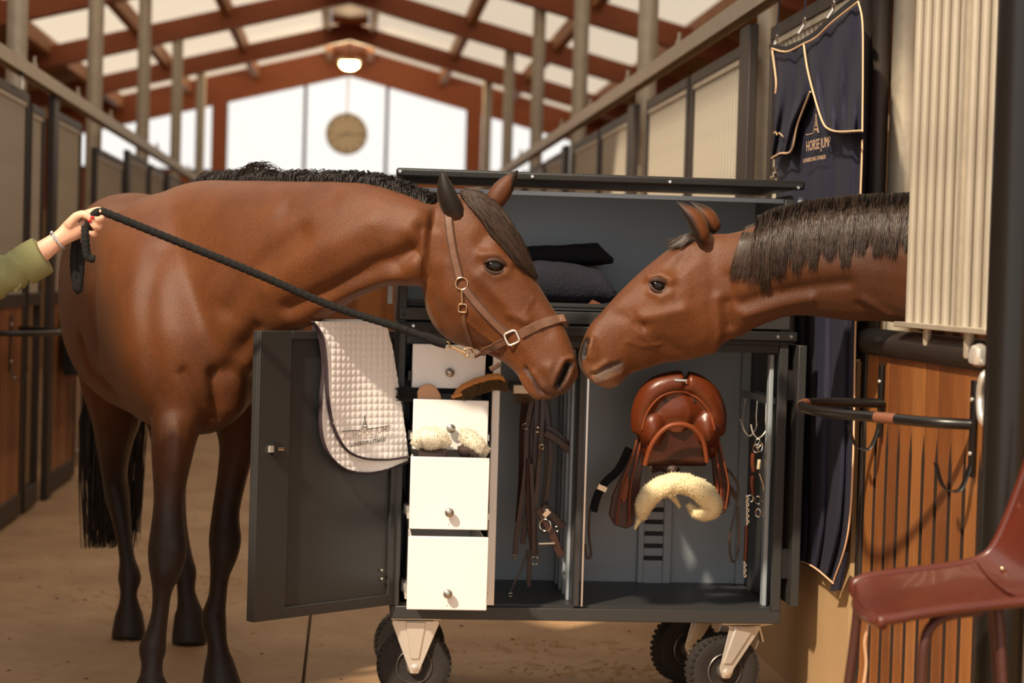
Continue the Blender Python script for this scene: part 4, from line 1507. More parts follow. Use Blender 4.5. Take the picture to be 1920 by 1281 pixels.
ey2 = surf(bvh2, 1236, 536)[0]
C = mix(C, lc((58, 34, 24)), 0.85 * smooth01((0.034 - np.linalg.norm(V - np.array(ey2), axis=1)) / 0.014))
ears = np.arange(len(V)) >= n0
tt = (V[:, 2] - rb1.z) / 0.12
C[ears] = mix(C, BLACKP * 0.6, smooth01((tt - 0.72) / 0.25))[ears]
C = ear_rims(C, n0)
h2 = thing('horse', 'bay horse with loose mane reaching out over the half gate', 'horse', (3.2, 5.2, 0))
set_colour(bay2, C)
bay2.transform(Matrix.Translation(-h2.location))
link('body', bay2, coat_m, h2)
MB().ball(ey2 + Vector((0.0, 0.006, 0)), 0.030, 0.021, 0.0205, axes=(Vector((1, 0, -.2)).normalized(), Vector((0, 1, 0)), Vector((.2, 0, 1)).normalized())).build('eye', 'eye', h2, 'large dark eye')
eyelids(h2, ey2 + Vector((0, .004, 0)), Vector((1, 0, -.3)).normalized(), Vector((.3, 0, 1)).normalized(), .030, .0205)
# long mane falling towards the aisle
paths = []
for i in range(2600):
    x = random.uniform(1420, 1722)
    clump = math.sin(x * 0.21) + math.sin(x * 0.083 + 1)
    yt = np.interp(x, [1422, 1445, 1512, 1600, 1700, 1730], [424, 412, 396, 386, 382, 381])
    L = (random.uniform(62, 100) + 9 * clump) * (1.18 if x < 1500 else 1.0)
    if x > 1600:
        L *= 0.9
    dr = J(9) - 8 + 5 * math.cos(x * 0.21)
    pts = [P(x, yt + 6, ry(x)) + Vector((J(.01), random.uniform(-0.01, 0.03), 0)), P(x, yt, ry(x)) + Vector((J(.004), -0.015, random.uniform(.016, .034)))]
    for k in (0.15, 0.4, 0.7, 1.0):
        h = surf(bvh2, x + dr * k, yt + 6 + L * k)
        if h:
            pts.append(h[0] + h[1] * (0.016 - 0.008 * k + J(0.004)))
    if len(pts) > 3:
        paths.append(pts)
for i in range(230):      # the lock behind the ears
    s = random.random()
    pts = [P(1398 + 26 * s, 432 - 10 * s, 5.97) + UP * 0.01]
    for k in (0.1, 0.35, 0.7, 1.0):
        h = surf(bvh2, 1396 + 26 * s - 26 * k + 8 * s * k + J(2), 440 + (60 + 30 * random.random()) * k)
        if h:
            pts.append(h[0] + h[1] * (0.014 - 0.006 * k))
    if len(pts) > 3:
        paths.append(pts)
strands('mane', paths, 0.0019, 'hair2', h2)
paths = []
for i in range(220):
    s = random.random()
    a = (1318 - 30 * s, 438 + 8 * s)
    b = (1252 + 26 * random.random() ** 2, 470 - 16 * s)
    pts = []
    for k in (0, 0.3, 0.6, 1.0):
        h = surf(bvh2, a[0] + (b[0] - a[0]) * k, a[1] + (b[1] - a[1]) * k + 4)
        p = h[0] + h[1] * 0.010 if h else P(a[0] + (b[0] - a[0]) * k, a[1] + (b[1] - a[1]) * k, 6.0)
        pts.append(p + UP * 0.008)
    paths.append(pts)
strands('forelock', paths, 0.0018, 'hair2', h2)
# ================================================================== tack, cloths and small things
def text_mesh(s, size=1.0, spacing=1.0, bold=0.0):
    cu = bpy.data.curves.new('t', 'FONT')
    cu.body = s
    cu.size = size
    cu.space_character = spacing
    cu.offset = bold
    cu.resolution_u = 2
    o = bpy.data.objects.new('t', cu)
    COL.objects.link(o)
    bpy.context.view_layer.update()
    dg = bpy.context.evaluated_depsgraph_get()
    me = bpy.data.meshes.new_from_object(o.evaluated_get(dg))
    V = [tuple(v.co) for v in me.vertices]
    Fc = [tuple(p.vertices) for p in me.polygons]
    bpy.data.objects.remove(o)
    bpy.data.meshes.remove(me)
    return V, Fc


def print_text(s, a, b, h, fn, name, m, parent, spacing=1.0, label=None, bold=0.0):
    """text from pixel a to pixel b (baseline), h pixels tall, laid on a surface by fn(px, py)"""
    V, Fc = text_mesh(s, 1.0, spacing, bold)
    xs = [v[0] for v in V]
    x0, x1 = min(xs), max(xs)
    y1 = max(v[1] for v in V)
    a, b = Vector((a[0], a[1])), Vector((b[0], b[1]))
    out = []
    for v in V:
        q = a.lerp(b, (v[0] - x0) / (x1 - x0))
        out.append(fn(q.x, q.y - h * v[1] / y1))
    mb_ = MB()
    mb_.add(out, Fc)
    return mb_.build(name, m, parent, label)


def tower_logo(c, h, w, fn, m, parent, lines=()):
    """a small lattice tower drawn in thin strokes; c is the middle of its foot"""
    x, y = c
    st = [[(x - w / 2, y), (x - w * .22, y - h * .38), (x - w * .07, y - h * .68), (x, y - h)],
          [(x + w / 2, y), (x + w * .22, y - h * .38), (x + w * .07, y - h * .68), (x, y - h)],
          [(x - w * .36, y - h * .2), (x + w * .36, y - h * .2)], [(x - w * .22, y - h * .38), (x + w * .22, y - h * .38)],
          [(x - w * .34, y), (x - w * .2, y - h * .14), (x, y - h * .18), (x + w * .2, y - h * .14), (x + w * .34, y)],
          [(x - w * .12, y - h * .5), (x + w * .12, y - h * .5)]] + [list(l) for l in lines]
    for s in st:
        pts = [fn(*q) for q in s]
        nr = (fn(x + 5, y) - fn(x, y)).cross(fn(x, y - 5) - fn(x, y)).normalized()
        if nr.dot(CAMO - pts[0]) < 0:
            nr = -nr
        MB().ribbon(pts, nr, 0.0022, 0.0006).build('logo_stroke', m, parent)


def coons(L, R, T, B, n=20):
    """a patch function from four pixel polylines: left and right run down, top and bottom run to the right"""
    def arc(pts):
        q = spline([(a, b, 0) for a, b in pts], n)
        d = [0]
        for a, b in zip(q, q[1:]):
            d.append(d[-1] + (b - a).length)
        xs = np.array(d) / d[-1]
        return lambda t: (float(np.interp(t, xs, [v.x for v in q])), float(np.interp(t, xs, [v.y for v in q])))
    l, r, t, b = arc(L), arc(R), arc(T), arc(B)

    def f(u, v):
        out = []
        for k in (0, 1):
            s = (1 - u) * l(v)[k] + u * r(v)[k] + (1 - v) * t(u)[k] + v * b(u)[k]
            s -= (1 - u) * (1 - v) * l(0)[k] + u * (1 - v) * r(0)[k] + (1 - u) * v * l(1)[k] + u * v * r(1)[k]
            out.append(s)
        return out
    return f


# ------------------------------------------------------------------ saddle pad over the trolley's open door
pad = thing('saddle_pad', 'white quilted saddle pad with dark binding hung over the trolley\'s left door', 'saddle pad', PD(680, 880, 0.02))
QC = 0.0225


def pad_layer(L, R, T, B, off0, off1, nm):
    f = coons(L, R, T, B)

    def fn(u, v):
        x, y = f(u, v)
        p = PD(x, y, off0 + (off1 - off0) * v)
        s_ = (p - DH).dot(DD)
        q = (1 - abs(math.cos(math.pi * s_ / QC)) ** 5) * (1 - abs(math.cos(math.pi * p.z / QC)) ** 5)
        return p + DN * (0.0024 * q + 0.004 * math.sin(u * 7 + v * 3))
    return MB().grid(fn, 80, 140, tuple(-DN * 0.004)).build(nm, 'pad', pad, angle=180)


L1 = [(586, 603), (604, 632), (611, 680), (614, 740), (622, 790), (636, 825), (655, 848)]
R1 = [(722, 603), (734, 650), (743, 705), (752, 760), (761, 815), (767, 857)]
B1 = [(655, 848), (685, 860), (725, 862), (767, 857)]
L2 = [(596, 608), (606, 680), (602, 740), (601, 800), (612, 845), (640, 876)]
B2 = [(640, 876), (675, 887), (710, 885), (766, 866)]
pad_layer(L2, R1[:-1] + [(766, 866)], [(596, 608), (722, 606)], B2, 0.020, 0.026, 'under_layer')
pad_layer(L1, R1, [(586, 603), (650, 602), (722, 603)], B1, 0.034, 0.048, 'top_layer')
for line, o0, o1 in ((L1[:-1] + B1, 0.036, 0.050), (L2[:-1] + B2, 0.022, 0.028)):
    q = spline([(a, b, 0) for a, b in line], 8)
    MB().tube([PD(v.x, v.y, o0 + (o1 - o0) * i / len(q)) for i, v in enumerate(q)], 0.0085, 10, flat=0.45, up=DN).build('binding', 'padedge', pad, 'dark plum binding')
# over the top of the door and down its back
MB().grid(lambda u, v: dpt(0.06 + 0.26 * u, 0, 0) + (UP * (DZ1 + 0.018 + 0.016 * math.sin(math.pi * min(1, v * 2.4))) if v < 0.42 else UP * (DZ1 + 0.018 - (v - 0.42) * 0.45)) + DN * (0.034 - 0.082 * min(1, v / 0.42)), 20, 24, (0, 0, 0.004)).build('back_layer', 'pad', pad, angle=180)
fnp = lambda x, y: PD(x, y, 0.0565)
print_text('FL HORSE JUMP', (645, 824), (733, 809), 13, fnp, 'printed_text', 'padprint', pad, label='pale grey lettering', bold=0.012)
print_text('LUNEBOURG STABLES', (658, 838), (724, 827), 7, fnp, 'printed_text', 'ink', pad, 1.1, label='small dark lettering', bold=0.022)
tower_logo((684, 806), 27, 13, fnp, 'ink', pad, ([(641, 809), (674, 807)], [(692, 805), (728, 799)]))

# ------------------------------------------------------------------ navy rug on the right-hand front
RGX = 1.585
rug = thing('horse_rug', 'navy horse rug with cream piping hanging on the right-hand stall front', 'rug', PX(1540, 1090, RGX))


def cloth(nm, L, R, T, B, X, folds, nu=30, nv=60, m='navy', thick=0.004):
    f = coons(L, R, T, B)

    def fn(u, v):
        x, y = f(u, v)
        dx = sum(a * math.sin(fu * u * 6.283 + fv * v * 6.283 + ph) for a, fu, fv, ph in folds) * (0.35 + 0.65 * v)
        return PX(x, y, X + dx)
    return MB().grid(fn, nu, nv, (thick, 0, 0)).build(nm, m, rug, angle=180)


def pipe(line, X, r=0.0034, n=6):
    q = spline([(a, b, 0) for a, b in line], n)
    return MB().tube([PX(v.x, v.y, X) for v in q], r, 8).build('piping', 'piping', rug)


FO = [(0.010, 3.2, 0.3, 0.5), (0.005, 7.1, 0.8, 2.0)]
LM = [(1449, 98), (1452, 300), (1466, 620), (1476, 900), (1486, 1052)]
RM = [(1612, 8), (1617, 250), (1613, 380), (1604, 640), (1600, 850), (1590, 1000), (1562, 1098)]
BM_ = [(1486, 1052), (1510, 1060), (1532, 1072), (1562, 1098)]
cloth('rug_body', LM, RM, [(1449, 98), (1507, 82), (1612, 8)], BM_, RGX + 0.004, FO, 40, 90)
cloth('folded_flap', [(1447, 90), (1454, 150), (1452, 230), (1446, 300)], [(1507, 84), (1519, 168), (1496, 232), (1484, 286)], [(1447, 90), (1475, 96), (1507, 84)], [(1446, 300), (1465, 292), (1484, 286)], RGX - 0.026, [(0.008, 1.6, 1.0, 0.2), (0.005, 3.1, .5, 1)])
cloth('folded_flap', [(1507, 84), (1516, 140), (1530, 190), (1546, 238)], [(1612, 4), (1618, 120), (1617, 250)], [(1507, 84), (1545, 55), (1612, 4)], [(1546, 238), (1565, 251), (1617, 250)], RGX - 0.034, [(0.008, 2.1, 1.2, 0.4), (0.006, 4.3, .4, 1)])
pipe([(1447, 91), (1475, 97), (1507, 82), (1530, 70), (1560, 42), (1609, 3)], RGX - 0.046)
pipe([(1609, 3), (1617, 40), (1618, 120), (1617, 244)], RGX - 0.046, 0.0030)
pipe([(1507, 83), (1514, 130), (1528, 185), (1543, 230), (1556, 243), (1575, 247), (1617, 245)], RGX - 0.048)
pipe([(1519, 172), (1496, 232), (1484, 282), (1462, 288), (1447, 297)], RGX - 0.040)
pipe([(1448, 95), (1455, 150), (1454, 175)], RGX - 0.038, 0.0034)
pipe([(1617, 262), (1613, 380), (1604, 620), (1600, 850), (1590, 1000), (1563, 1090)], RGX - 0.010, 0.0032)
pipe([(1486, 1050), (1510, 1056), (1532, 1068), (1562, 1094)], RGX - 0.010, 0.0032)
MB().prism([PX(a, b, RGX - 0.006) for a, b in ((1562, 1085), (1585, 1035), (1572, 1107), (1555, 1108))], (0.01, 0, 0)).build('turned_corner', 'navy', rug)
fr = lambda x, y: PX(x, y, RGX - 0.018)
print_text('HORSE JUMP', (1512, 284), (1557, 274), 19, fr, 'printed_text', 'piping', rug, label='cream lettering')
print_text('LUNEBOURG STABLES', (1506, 305), (1548, 297), 7, fr, 'printed_text', 'piping', rug, 1.05, label='small cream lettering', bold=0.01)
tower_logo((1530, 249), 36, 11, fr, 'piping', rug, ([(1511, 253), (1524, 250)],))
MB().tube([PX(a, b, RGX - 0.042) for a, b in ((1450, 250), (1454, 247), (1457, 253), (1461, 249), (1468, 256))], 0.002, 6).build('logo_stroke', 'piping', rug)
MB().ribbon([PX(a, b, RGX - 0.02) for a, b in ((1447, 88), (1475, 93), (1507, 80), (1530, 66), (1560, 38), (1609, -2))], Vector((-1, 0, 0)), 0.022, 0.01).build('neck_binding', 'blackcloth', rug)
for i, (x, y) in enumerate(((1456, 72), (1508, 40), (1563, 10))):
    p = PX(x, y, RGX + 0.0)
    cl = thing('spring_clip', ('steel spring clip at the far end of the rug\'s top edge', 'steel spring clip in the middle of the rug\'s top edge', 'steel spring clip at the near end of the rug\'s top edge')[i], 'clip', tuple(p), 'clips holding the navy rug')
    MB().torus(p, (1, 0.2, 0), 0.014, 0.0028, 16, 6, sx=0.7).build('ring', 'chrome', cl)
    MB().tube([p + Vector((0, 0, -0.014)), p + Vector((-0.02, 0, -0.045))], 0.005, 8).build('hook', 'chrome', cl)
    if i < 2:
        MB().ribbon([p + Vector((0, 0, 0.012)), p + Vector((0.01, 0.02, 0.10)), p + Vector((0.02, 0.05, 0.2))], Vector((-1, 0, 0)), 0.02, 0.003).build('strap', 'navy', cl)
sr = thing('surcingle_buckle', 'cluster of steel rug buckles hanging beside the navy rug', 'buckle', tuple(PX(1450, 340, RGX)))
for x, y, r_ in ((1453, 318, .012), (1456, 330, .014), (1448, 338, .012)):
    MB().torus(PX(x, y, RGX), (1, 0.3, 0.2), r_, 0.004, 14, 6).build('ring', 'chrome', sr)

# ------------------------------------------------------------------ leather chair in the foreground
ch = thing('leather_chair', 'tall chestnut leather chair with thin metal legs at the lower right', 'chair', (1.36, 4.3, 0))
CF_, CN_ = 4.50, 4.16
seat_st = [((1608, 1116), (1652, 1166), -.002), ((1600, 1104), (1650, 1159), .0), ((1600, 1092), (1668, 1156), .004), ((1612, 1083), (1692, 1152), .008), ((1640, 1076), (1722, 1146), .012), ((1720, 1066), (1785, 1137), .020), ((1800, 1055), (1866, 1128), .020),
           ((1845, 1040), (1945, 1117), .016), ((1868, 1012), (1990, 1080), .014), ((1895, 950), (2022, 1000), .012), ((1925, 868), (2050, 920), .012), ((1945, 800), (2068, 850), .010)]
farl = spline([P(a[0], a[1], CF_) for a, b, c in seat_st], 4)
nearl = spline([P(b[0], b[1], CN_) for a, b, c in seat_st], 4)
sagl = spline([(c, 0, 0) for a, b, c in seat_st], 4)
NS = len(farl) - 1


def seat_fn(u, v):
    k = u * NS
    i = min(int(k), NS - 1)
    a, b = farl[i].lerp(farl[i + 1], k - i), nearl[i].lerp(nearl[i + 1], k - i)
    sg = sagl[i].lerp(sagl[i + 1], k - i).x
    p = a.lerp(b, v)
    bow = 4 * v * (1 - v)
    fr_ = max(0, 1 - u * 5)
    return p + Vector((0.3 if u > .6 else 0, 0, -1)).normalized() * sg * bow + Vector((-0.022 * bow * fr_, 0, -0.004 * bow * fr_))


st = MB().grid(seat_fn, 60, 20, (0.004, 0, -0.014)).build('seat', 'chair', ch, angle=180)
edge = [seat_fn(i / 60, 1) for i in range(60, -1, -1)] + [seat_fn(0, 1 - j / 20) for j in range(1, 21)] + [seat_fn(i / 60, 0) for i in range(1, 61)]
MB().tube([e + Vector((0.002, 0, -0.006)) for e in edge], 0.0125, 10).build('rolled_edge', 'chair', st)
MB().grid(lambda u, v: seat_fn(0.60 + 0.10 * u, 0.05 + 0.9 * v) + Vector((-0.006, 0, 0.005)), 6, 16, (0.003, 0, -0.003)).build('back_strap', 'chair', ch, 'stitched leather band across the bend')
for v in (0.35, 0.8):
    MB().ball(seat_fn(0.65, v) + Vector((-0.010, 0, 0.008)), 0.006).build('rivet', 'brass', ch)
LEGS = [[P(1612, 1112, 4.44), P(1598, 1230, 4.45), P(1530, 1722, 4.45)], [P(1840, 1146, 4.22), P(1790, 1152, 4.22), P(1752, 1168, 4.21), P(1734, 1205, 4.2), P(1727, 1290, 4.2), P(1700, 1782, 4.2)],
        [P(1860, 1125, 4.26), P(1876, 1200, 4.24), P(1900, 1782, 4.2)], [P(1840, 1085, 4.44), P(1866, 1200, 4.45), P(1890, 1722, 4.45)]]
for lg in LEGS:
    e = lg[-1]
    t = (e - lg[-2])
    lg[-1] = lg[-2] + t * ((0.004 - lg[-2].z) / t.z)
    MB().tube(spline(lg, 6), 0.0115, 10).build('leg', 'chairleg', ch)
MB().bar(P(1700, 1140, 4.3), P(1880, 1128, 4.3), 0.03, 0.012).build('seat_rail', 'chairleg', ch)
MB().tube([LEGS[0][1].lerp(LEGS[0][2], .5), LEGS[3][1].lerp(LEGS[3][2], .5)], 0.009, 8).build('stretcher', 'chairleg', ch)
MB().tube([LEGS[1][4].lerp(LEGS[1][5], .6), LEGS[2][1].lerp(LEGS[2][2], .6)], 0.009, 8).build('stretcher', 'chairleg', ch)
MB().tube(spline([P(1628, 1150, 4.3), P(1626, 1180, 4.3), P(1621, 1205, 4.3), P(1624, 1245, 4.3), P(1618, 1290, 4.3)], 6), 0.0022, 6).build('loose_thread', 'piping', ch, 'loose pale thread under the seat')

# ------------------------------------------------------------------ brushes in the second drawer
x0, x1, yy, z0, z1 = DRAWERS[1]
br = thing('body_brush', 'wooden grooming brush with coarse tan bristles lying on the second drawer', 'brush', tuple(P(895, 752, 6.43)))
a_, b_ = P(852, 746, 6.42), P(949, 722, 6.41)
dirb = (b_ - a_)
upb = Vector((-dirb.z, 0, dirb.x)).normalized()
if upb.z < 0:
    upb = -upb
deep = Vector((0, 0.055, 0))
prof_t = [(0.0, .004), (0.06, .012), (0.2, .026), (0.45, .034), (0.75, .036), (0.92, .030), (1.0, .016)]
rings = []
for t, h_ in prof_t:
    c0 = a_ + dirb * t
    wd = 0.5 + 1.3 * t * (1 - t) + (0.15 if t > .5 else 0)
    rings.append([c0 + upb * (h_ + 0.004) - deep * .4 * wd, c0 + upb * (h_ + 0.012), c0 + upb * (h_ + 0.004) + deep * .9 * wd, c0 + upb * (h_ - 0.008) + deep * 1.0 * wd, c0 + upb * (h_ - 0.010), c0 + upb * (h_ - 0.008) - deep * .42 * wd])
MB().loft(rings).build('back', 'brushwood', br, bevel=0.004)
paths = []
for i in range(1300):
    t = random.uniform(0.03, 1.0)
    h_ = np.interp(t, [q[0] for q in prof_t], [q[1] for q in prof_t])
    wd = 0.5 + 1.3 * t * (1 - t)
    p = a_ + dirb * t + deep * random.uniform(-.45, .9) * wd + upb * (h_ - 0.004)
    paths.append([p, p - upb * 0.02 + dirb.normalized() * J(.005) - Vector((0, .004, 0)), p - upb * random.uniform(.030, .042) + dirb.normalized() * J(.010) + Vector((0, J(.008), 0))])
strands('bristles', paths, 0.0012, 'bristle', br, 0.5, 4)
MB().obox(a_ + dirb * 0.05 + upb * 0.006 - Vector((0, 0.015, 0)), dirb.normalized() * 0.018, Vector((0, 0.008, 0)), upb * 0.006).build('front_tip', 'brushwood', br, bevel=0.003)
rb_ = thing('dandy_brush', 'round-ended tan brush with black bristles in the second drawer', 'brush', tuple(P(805, 750, 6.40)))
oc = [(783, 752), (782, 735), (788, 725), (799, 720), (810, 721), (819, 728), (826, 740), (829, 752)]
MB().prism([P(a, b, 6.425) for a, b in oc], (0.0, 0.018, 0)).build('back', 'brushtan', rb_, bevel=0.004)
paths = []
for i in range(350):
    p = P(random.uniform(776, 786), random.uniform(728, 752), 6.435 + J(.008))
    paths.append([p, p + Vector((-0.03, J(.004), J(.003))), p + Vector((-random.uniform(.045, .065), J(.008), J(.006)))])
strands('bristles', paths, 0.0013, 'bristleblk', rb_, 0.5, 4)

# ------------------------------------------------------------------ fleece lined boots in the third drawer
def fleece_lump(path, radii, seed, amt=0.006, n=20):
    rg = np.random.default_rng(seed)
    c = spline(path, 6)
    r = spline([(a, b, 0) for a, b in radii], 6)
    ph = rg.uniform(0, 6.28, (8,))
    rings = []
    for i, p in enumerate(c):
        t = (c[min(i + 1, len(c) - 1)] - c[max(i - 1, 0)]).normalized()
        a = (Vector((0, 1, 0)) - t * t.y).normalized()
        b = t.cross(a)
        rings.append([p + a * (r[i].x + amt * math.sin(5 * q + i * .9 + ph[0]) * .5 + amt * rg.uniform(-.5, .5)) * math.cos(q) + b * (r[i].y + amt * math.sin(4 * q + i * 1.3 + ph[1]) * .5 + amt * rg.uniform(-.5, .5)) * math.sin(q) for q in (2 * math.pi * j / n for j in range(n))])
    return rings


def fuzz(rings, k, ln, r0, m, parent):
    paths = []
    for i in range(k):
        rg_ = random.choice(rings)
        j = random.randrange(len(rg_))
        p = rg_[j]
        c = sum((Vector(q) for q in rg_), Vector()) / len(rg_)
        n_ = (p - c).normalized()
        d_ = (n_ + Vector((J(.6), J(.6), J(.6)))).normalized()
        p = p.lerp(Vector(rg_[(j + 1) % len(rg_)]), random.random())
        paths.append([p - n_ * 0.002, p + d_ * ln * .6, p + (d_ + Vector((J(.4), J(.4), J(.4)))).normalized() * ln])
    strands('fleece_fibres', paths, r0, m, parent, 0.3, 2)


def boot(label, path, radii, base, seed):
    t = thing('fleece_boot', label, 'boot', tuple(base[0]), 'fleece boots in the third drawer')
    rings = fleece_lump(path, radii, seed, 0.0025)
    MB().loft(rings).build('fleece_lining', 'fleece', t, angle=180)
    fuzz(rings, 1800, 0.006, 0.0007, 'fleece', t)
    MB().loft(fleece_lump(base, [(.032, .024)] * len(base), seed + 1, 0.001, 16)).build('shell', 'bootshell', t, angle=180)


boot('cream fleece boot curled like a bun on the left of the third drawer', [P(778, 838, 6.335), P(790, 826, 6.335), P(808, 823, 6.33), P(826, 825, 6.335), P(840, 838, 6.335)], [(.016, .014), (.034, .030), (.040, .036), (.036, .031), (.016, .016)], [P(785, 853, 6.335), P(810, 855, 6.335), P(838, 852, 6.335)], 3)
boot('white fleece boot with brown shell leaning on the right of the third drawer', [P(862, 815, 6.335), P(872, 818, 6.335), P(888, 829, 6.33), P(902, 842, 6.335), P(914, 850, 6.335)], [(.014, .014), (.028, .026), (.032, .028), (.028, .024), (.012, .012)], [P(864, 850, 6.335), P(880, 845, 6.34), P(893, 856, 6.34)], 9)

# ------------------------------------------------------------------ folded blankets on the upper shelf
def folded(nm, label, px0, px1, py_t, py_b, y0, y1, m, lean, seed, layers=3):
    rg = np.random.default_rng(seed)
    r = thing(nm, label, 'blanket', tuple(P((px0 + px1) / 2, py_b, (y0 + y1) / 2)))
    for k in range(layers):
        f0, f1 = k / layers, (k + 1) / layers
        rings = []
        for i in range(15):
            t = i / 14
            x = px0 + (px1 - px0) * t
            top = np.interp(t, [0, .15, .5, .85, 1], py_t) + rg.uniform(-1, 1)
            zb = P(x, py_b, y0).z
            zt = P(x, top, y0).z
            za, zc = zb + (zt - zb) * f0, zb + (zt - zb) * f1
            X_ = P(x, py_b, y0).x
            e = 1 - 0.25 * abs(2 * t - 1) ** 8
            ring = []
            for j in range(20):
                q = 2 * math.pi * j / 20
                cs, sn = math.cos(q), math.sin(q)
                ring.append(Vector((X_ + lean * f1, (y0 + y1) / 2 + (y1 - y0) / 2 * math.copysign(abs(cs) ** .45, cs) + rg.uniform(-.003, .003), (za + zc) / 2 + (zc - za) / 2 * 1.04 * e * math.copysign(abs(sn) ** .6, sn) + rg.uniform(-.0015, .0015))))
            rings.append(ring)
        MB().loft(rings).build('fold', m, r, angle=180)
    return r


bl = folded('folded_blanket', 'folded dark navy quilted blanket on the trolley\'s upper shelf', 975, 1156, [492, 488, 492, 505, 540], 570, 6.60, 7.0, 'navy2', 0.0, 1, 1)
MB().prism([P(a, b, 6.592) for a, b in ((1103, 570), (1111, 562), (1128, 570))], (0, 0.004, 0)).build('leather_tag', 'tag', bl, 'small brown leather tag')
folded('folded_blanket', 'black folded blanket lying on top of the navy one', 965, 1150, [464, 461, 459, 455, 480], 497, 6.70, 7.02, 'navy3', 0.0, 2, 1)
bt = thing('steel_flask', 'small dark flask with bright rim beside the folded blankets', 'flask', tuple(P(1177, 560, 6.75)))
MB().lathe(P(1170, 551, 6.75), (1, 0, 0), [(0.012, 0), (0.018, 0.002), (0.018, 0.05), (0.012, 0.054)], 18).build('flask_body', 'navy3', bt)
MB().lathe(P(1176, 551, 6.75), (1, 0, 0), [(0.0185, 0), (0.0195, 0.001), (0.0195, 0.006), (0.0185, 0.007)], 18).build('band', 'chrome', bt)
MB().lathe(P(1188, 549, 6.75), (1, 0, 0), [(0.010, 0), (0.012, 0.002), (0.012, 0.02), (0.008, 0.024)], 14).build('cap', 'chrome', bt)

# ------------------------------------------------------------------ bridles hanging in the middle compartment
BY = 6.72
bd = thing('bridle', 'brown leather bridles with steel rings hanging in the middle compartment', 'bridle', tuple(P(1010, 1100, BY)))


def strap(root, line, w, m='bridle', y=BY, nm='strap', label=None, t=0.0035, dy=0.0):
    q = spline([(a, b, 0) for a, b in line], 6)
    pts = [P(v.x, v.y, y + dy * i / len(q)) for i, v in enumerate(q)]
    return MB().ribbon(pts, Vector((J(.25), -1, 0)), w * y / FPX, t).build(nm, m, root, label)


for ln, w, y in (([(1000, 742), (988, 800), (985, 880), (975, 960), (968, 1010), (966, 1040)], 10, 6.70), ([(1003, 742), (995, 810), (996, 900), (985, 980), (980, 1020)], 11, 6.73), ([(1008, 744), (1006, 820), (1002, 900), (1000, 960), (1003, 1040)], 12, 6.71),
                 ([(1018, 745), (1016, 800), (1012, 860), (1006, 930), (1000, 985)], 9, 6.68), ([(1024, 745), (1028, 820), (1026, 900), (1020, 950), (1022, 1000)], 14, 6.74), ([(1020, 748), (1032, 830), (1030, 890), (1024, 940)], 10, 6.70),
                 ([(985, 745), (980, 800), (978, 900), (972, 980)], 13, 6.76), ([(992, 860), (990, 960), (998, 1030)], 9, 6.69), ([(996, 870), (1000, 960), (1001, 1030), (1003, 1048)], 8, 6.68)):
    strap(bd, ln, w, y=y)
strap(bd, [(1022, 812), (1040, 822), (1060, 838), (1077, 852), (1080, 860)], 13, y=6.66, nm='browband')
strap(bd, [(1024, 800), (1045, 812), (1066, 832), (1080, 850)], 7, y=6.69, nm='browband')
strap(bd, [(1008, 955), (1022, 975), (1035, 1000), (1046, 1030), (1054, 1042)], 15, y=6.66, nm='noseband')
strap(bd, [(1018, 950), (1034, 965), (1048, 980), (1058, 988)], 14, y=6.655, nm='noseband')
strap(bd, [(985, 1040), (978, 1065), (966, 1090), (955, 1115)], 4, y=6.70, nm='cord')
strap(bd, [(990, 1030), (992, 1060), (991, 1100)], 9, y=6.71, nm='strap_end')
for x, y, r_, ax in ((1003, 1052, .0135, (0, 1, 0)), (1022, 985, .020, (.4, 1, 0)), (985, 800, .010, (0, 1, .2)), (1008, 806, .008, (0, 1, 0)), (1015, 838, .008, (.3, 1, 0)), (965, 1045, .007, (0, 1, 0)), (1026, 960, .009, (0, 1, .3)), (1044, 992, .008, (.2, 1, 0)), (957, 1116, .006, (0, 1, 0))):
    MB().torus(P(x, y, 6.65), ax, r_, 0.0024, 18, 6).build('ring', 'chrome', bd)
MB().tube([P(1010, 1020, 6.65), P(1040, 1019, 6.65)], 0.004, 8).build('bit_bar', 'chrome', bd)
MB().bar(P(1020, 968, 6.645), P(1030, 958, 6.645), 0.004, 0.016).build('buckle', 'chrome', bd)
MB().tube(spline([P(1013, 840, 6.65), P(1014, 852, 6.645), P(1010, 862, 6.65)], 4), 0.003, 6).build('snap', 'brass', bd)
hk = MB().box(*sorted((P(963, 720, 6.7).x, P(1012, 720, 6.7).x)), 6.62, 6.95, P(985, 738, 6.7).z, P(985, 722, 6.7).z).build('bridle_hook', 'cartin', ct, 'pale padded bridle hook', bevel=0.004)
bw = thing('wire_brush', 'white bristle brush hanging under the bridle hook', 'brush', tuple(P(985, 752, 6.62)))
MB().box(P(962, 735, 6.6).x, P(1003, 735, 6.6).x, 6.585, 6.61, P(980, 738, 6.6).z, P(980, 722, 6.6).z).build('back', 'fleece', bw, bevel=0.003)
strands('bristles', [[P(x_, 737, 6.6), P(x_ + J(3), 746, 6.6), P(x_ + J(9), 756, 6.6 + J(.01))] for x_ in np.linspace(964, 1001, 120)], 0.0006, 'bristle', bw, 0.5, 4)

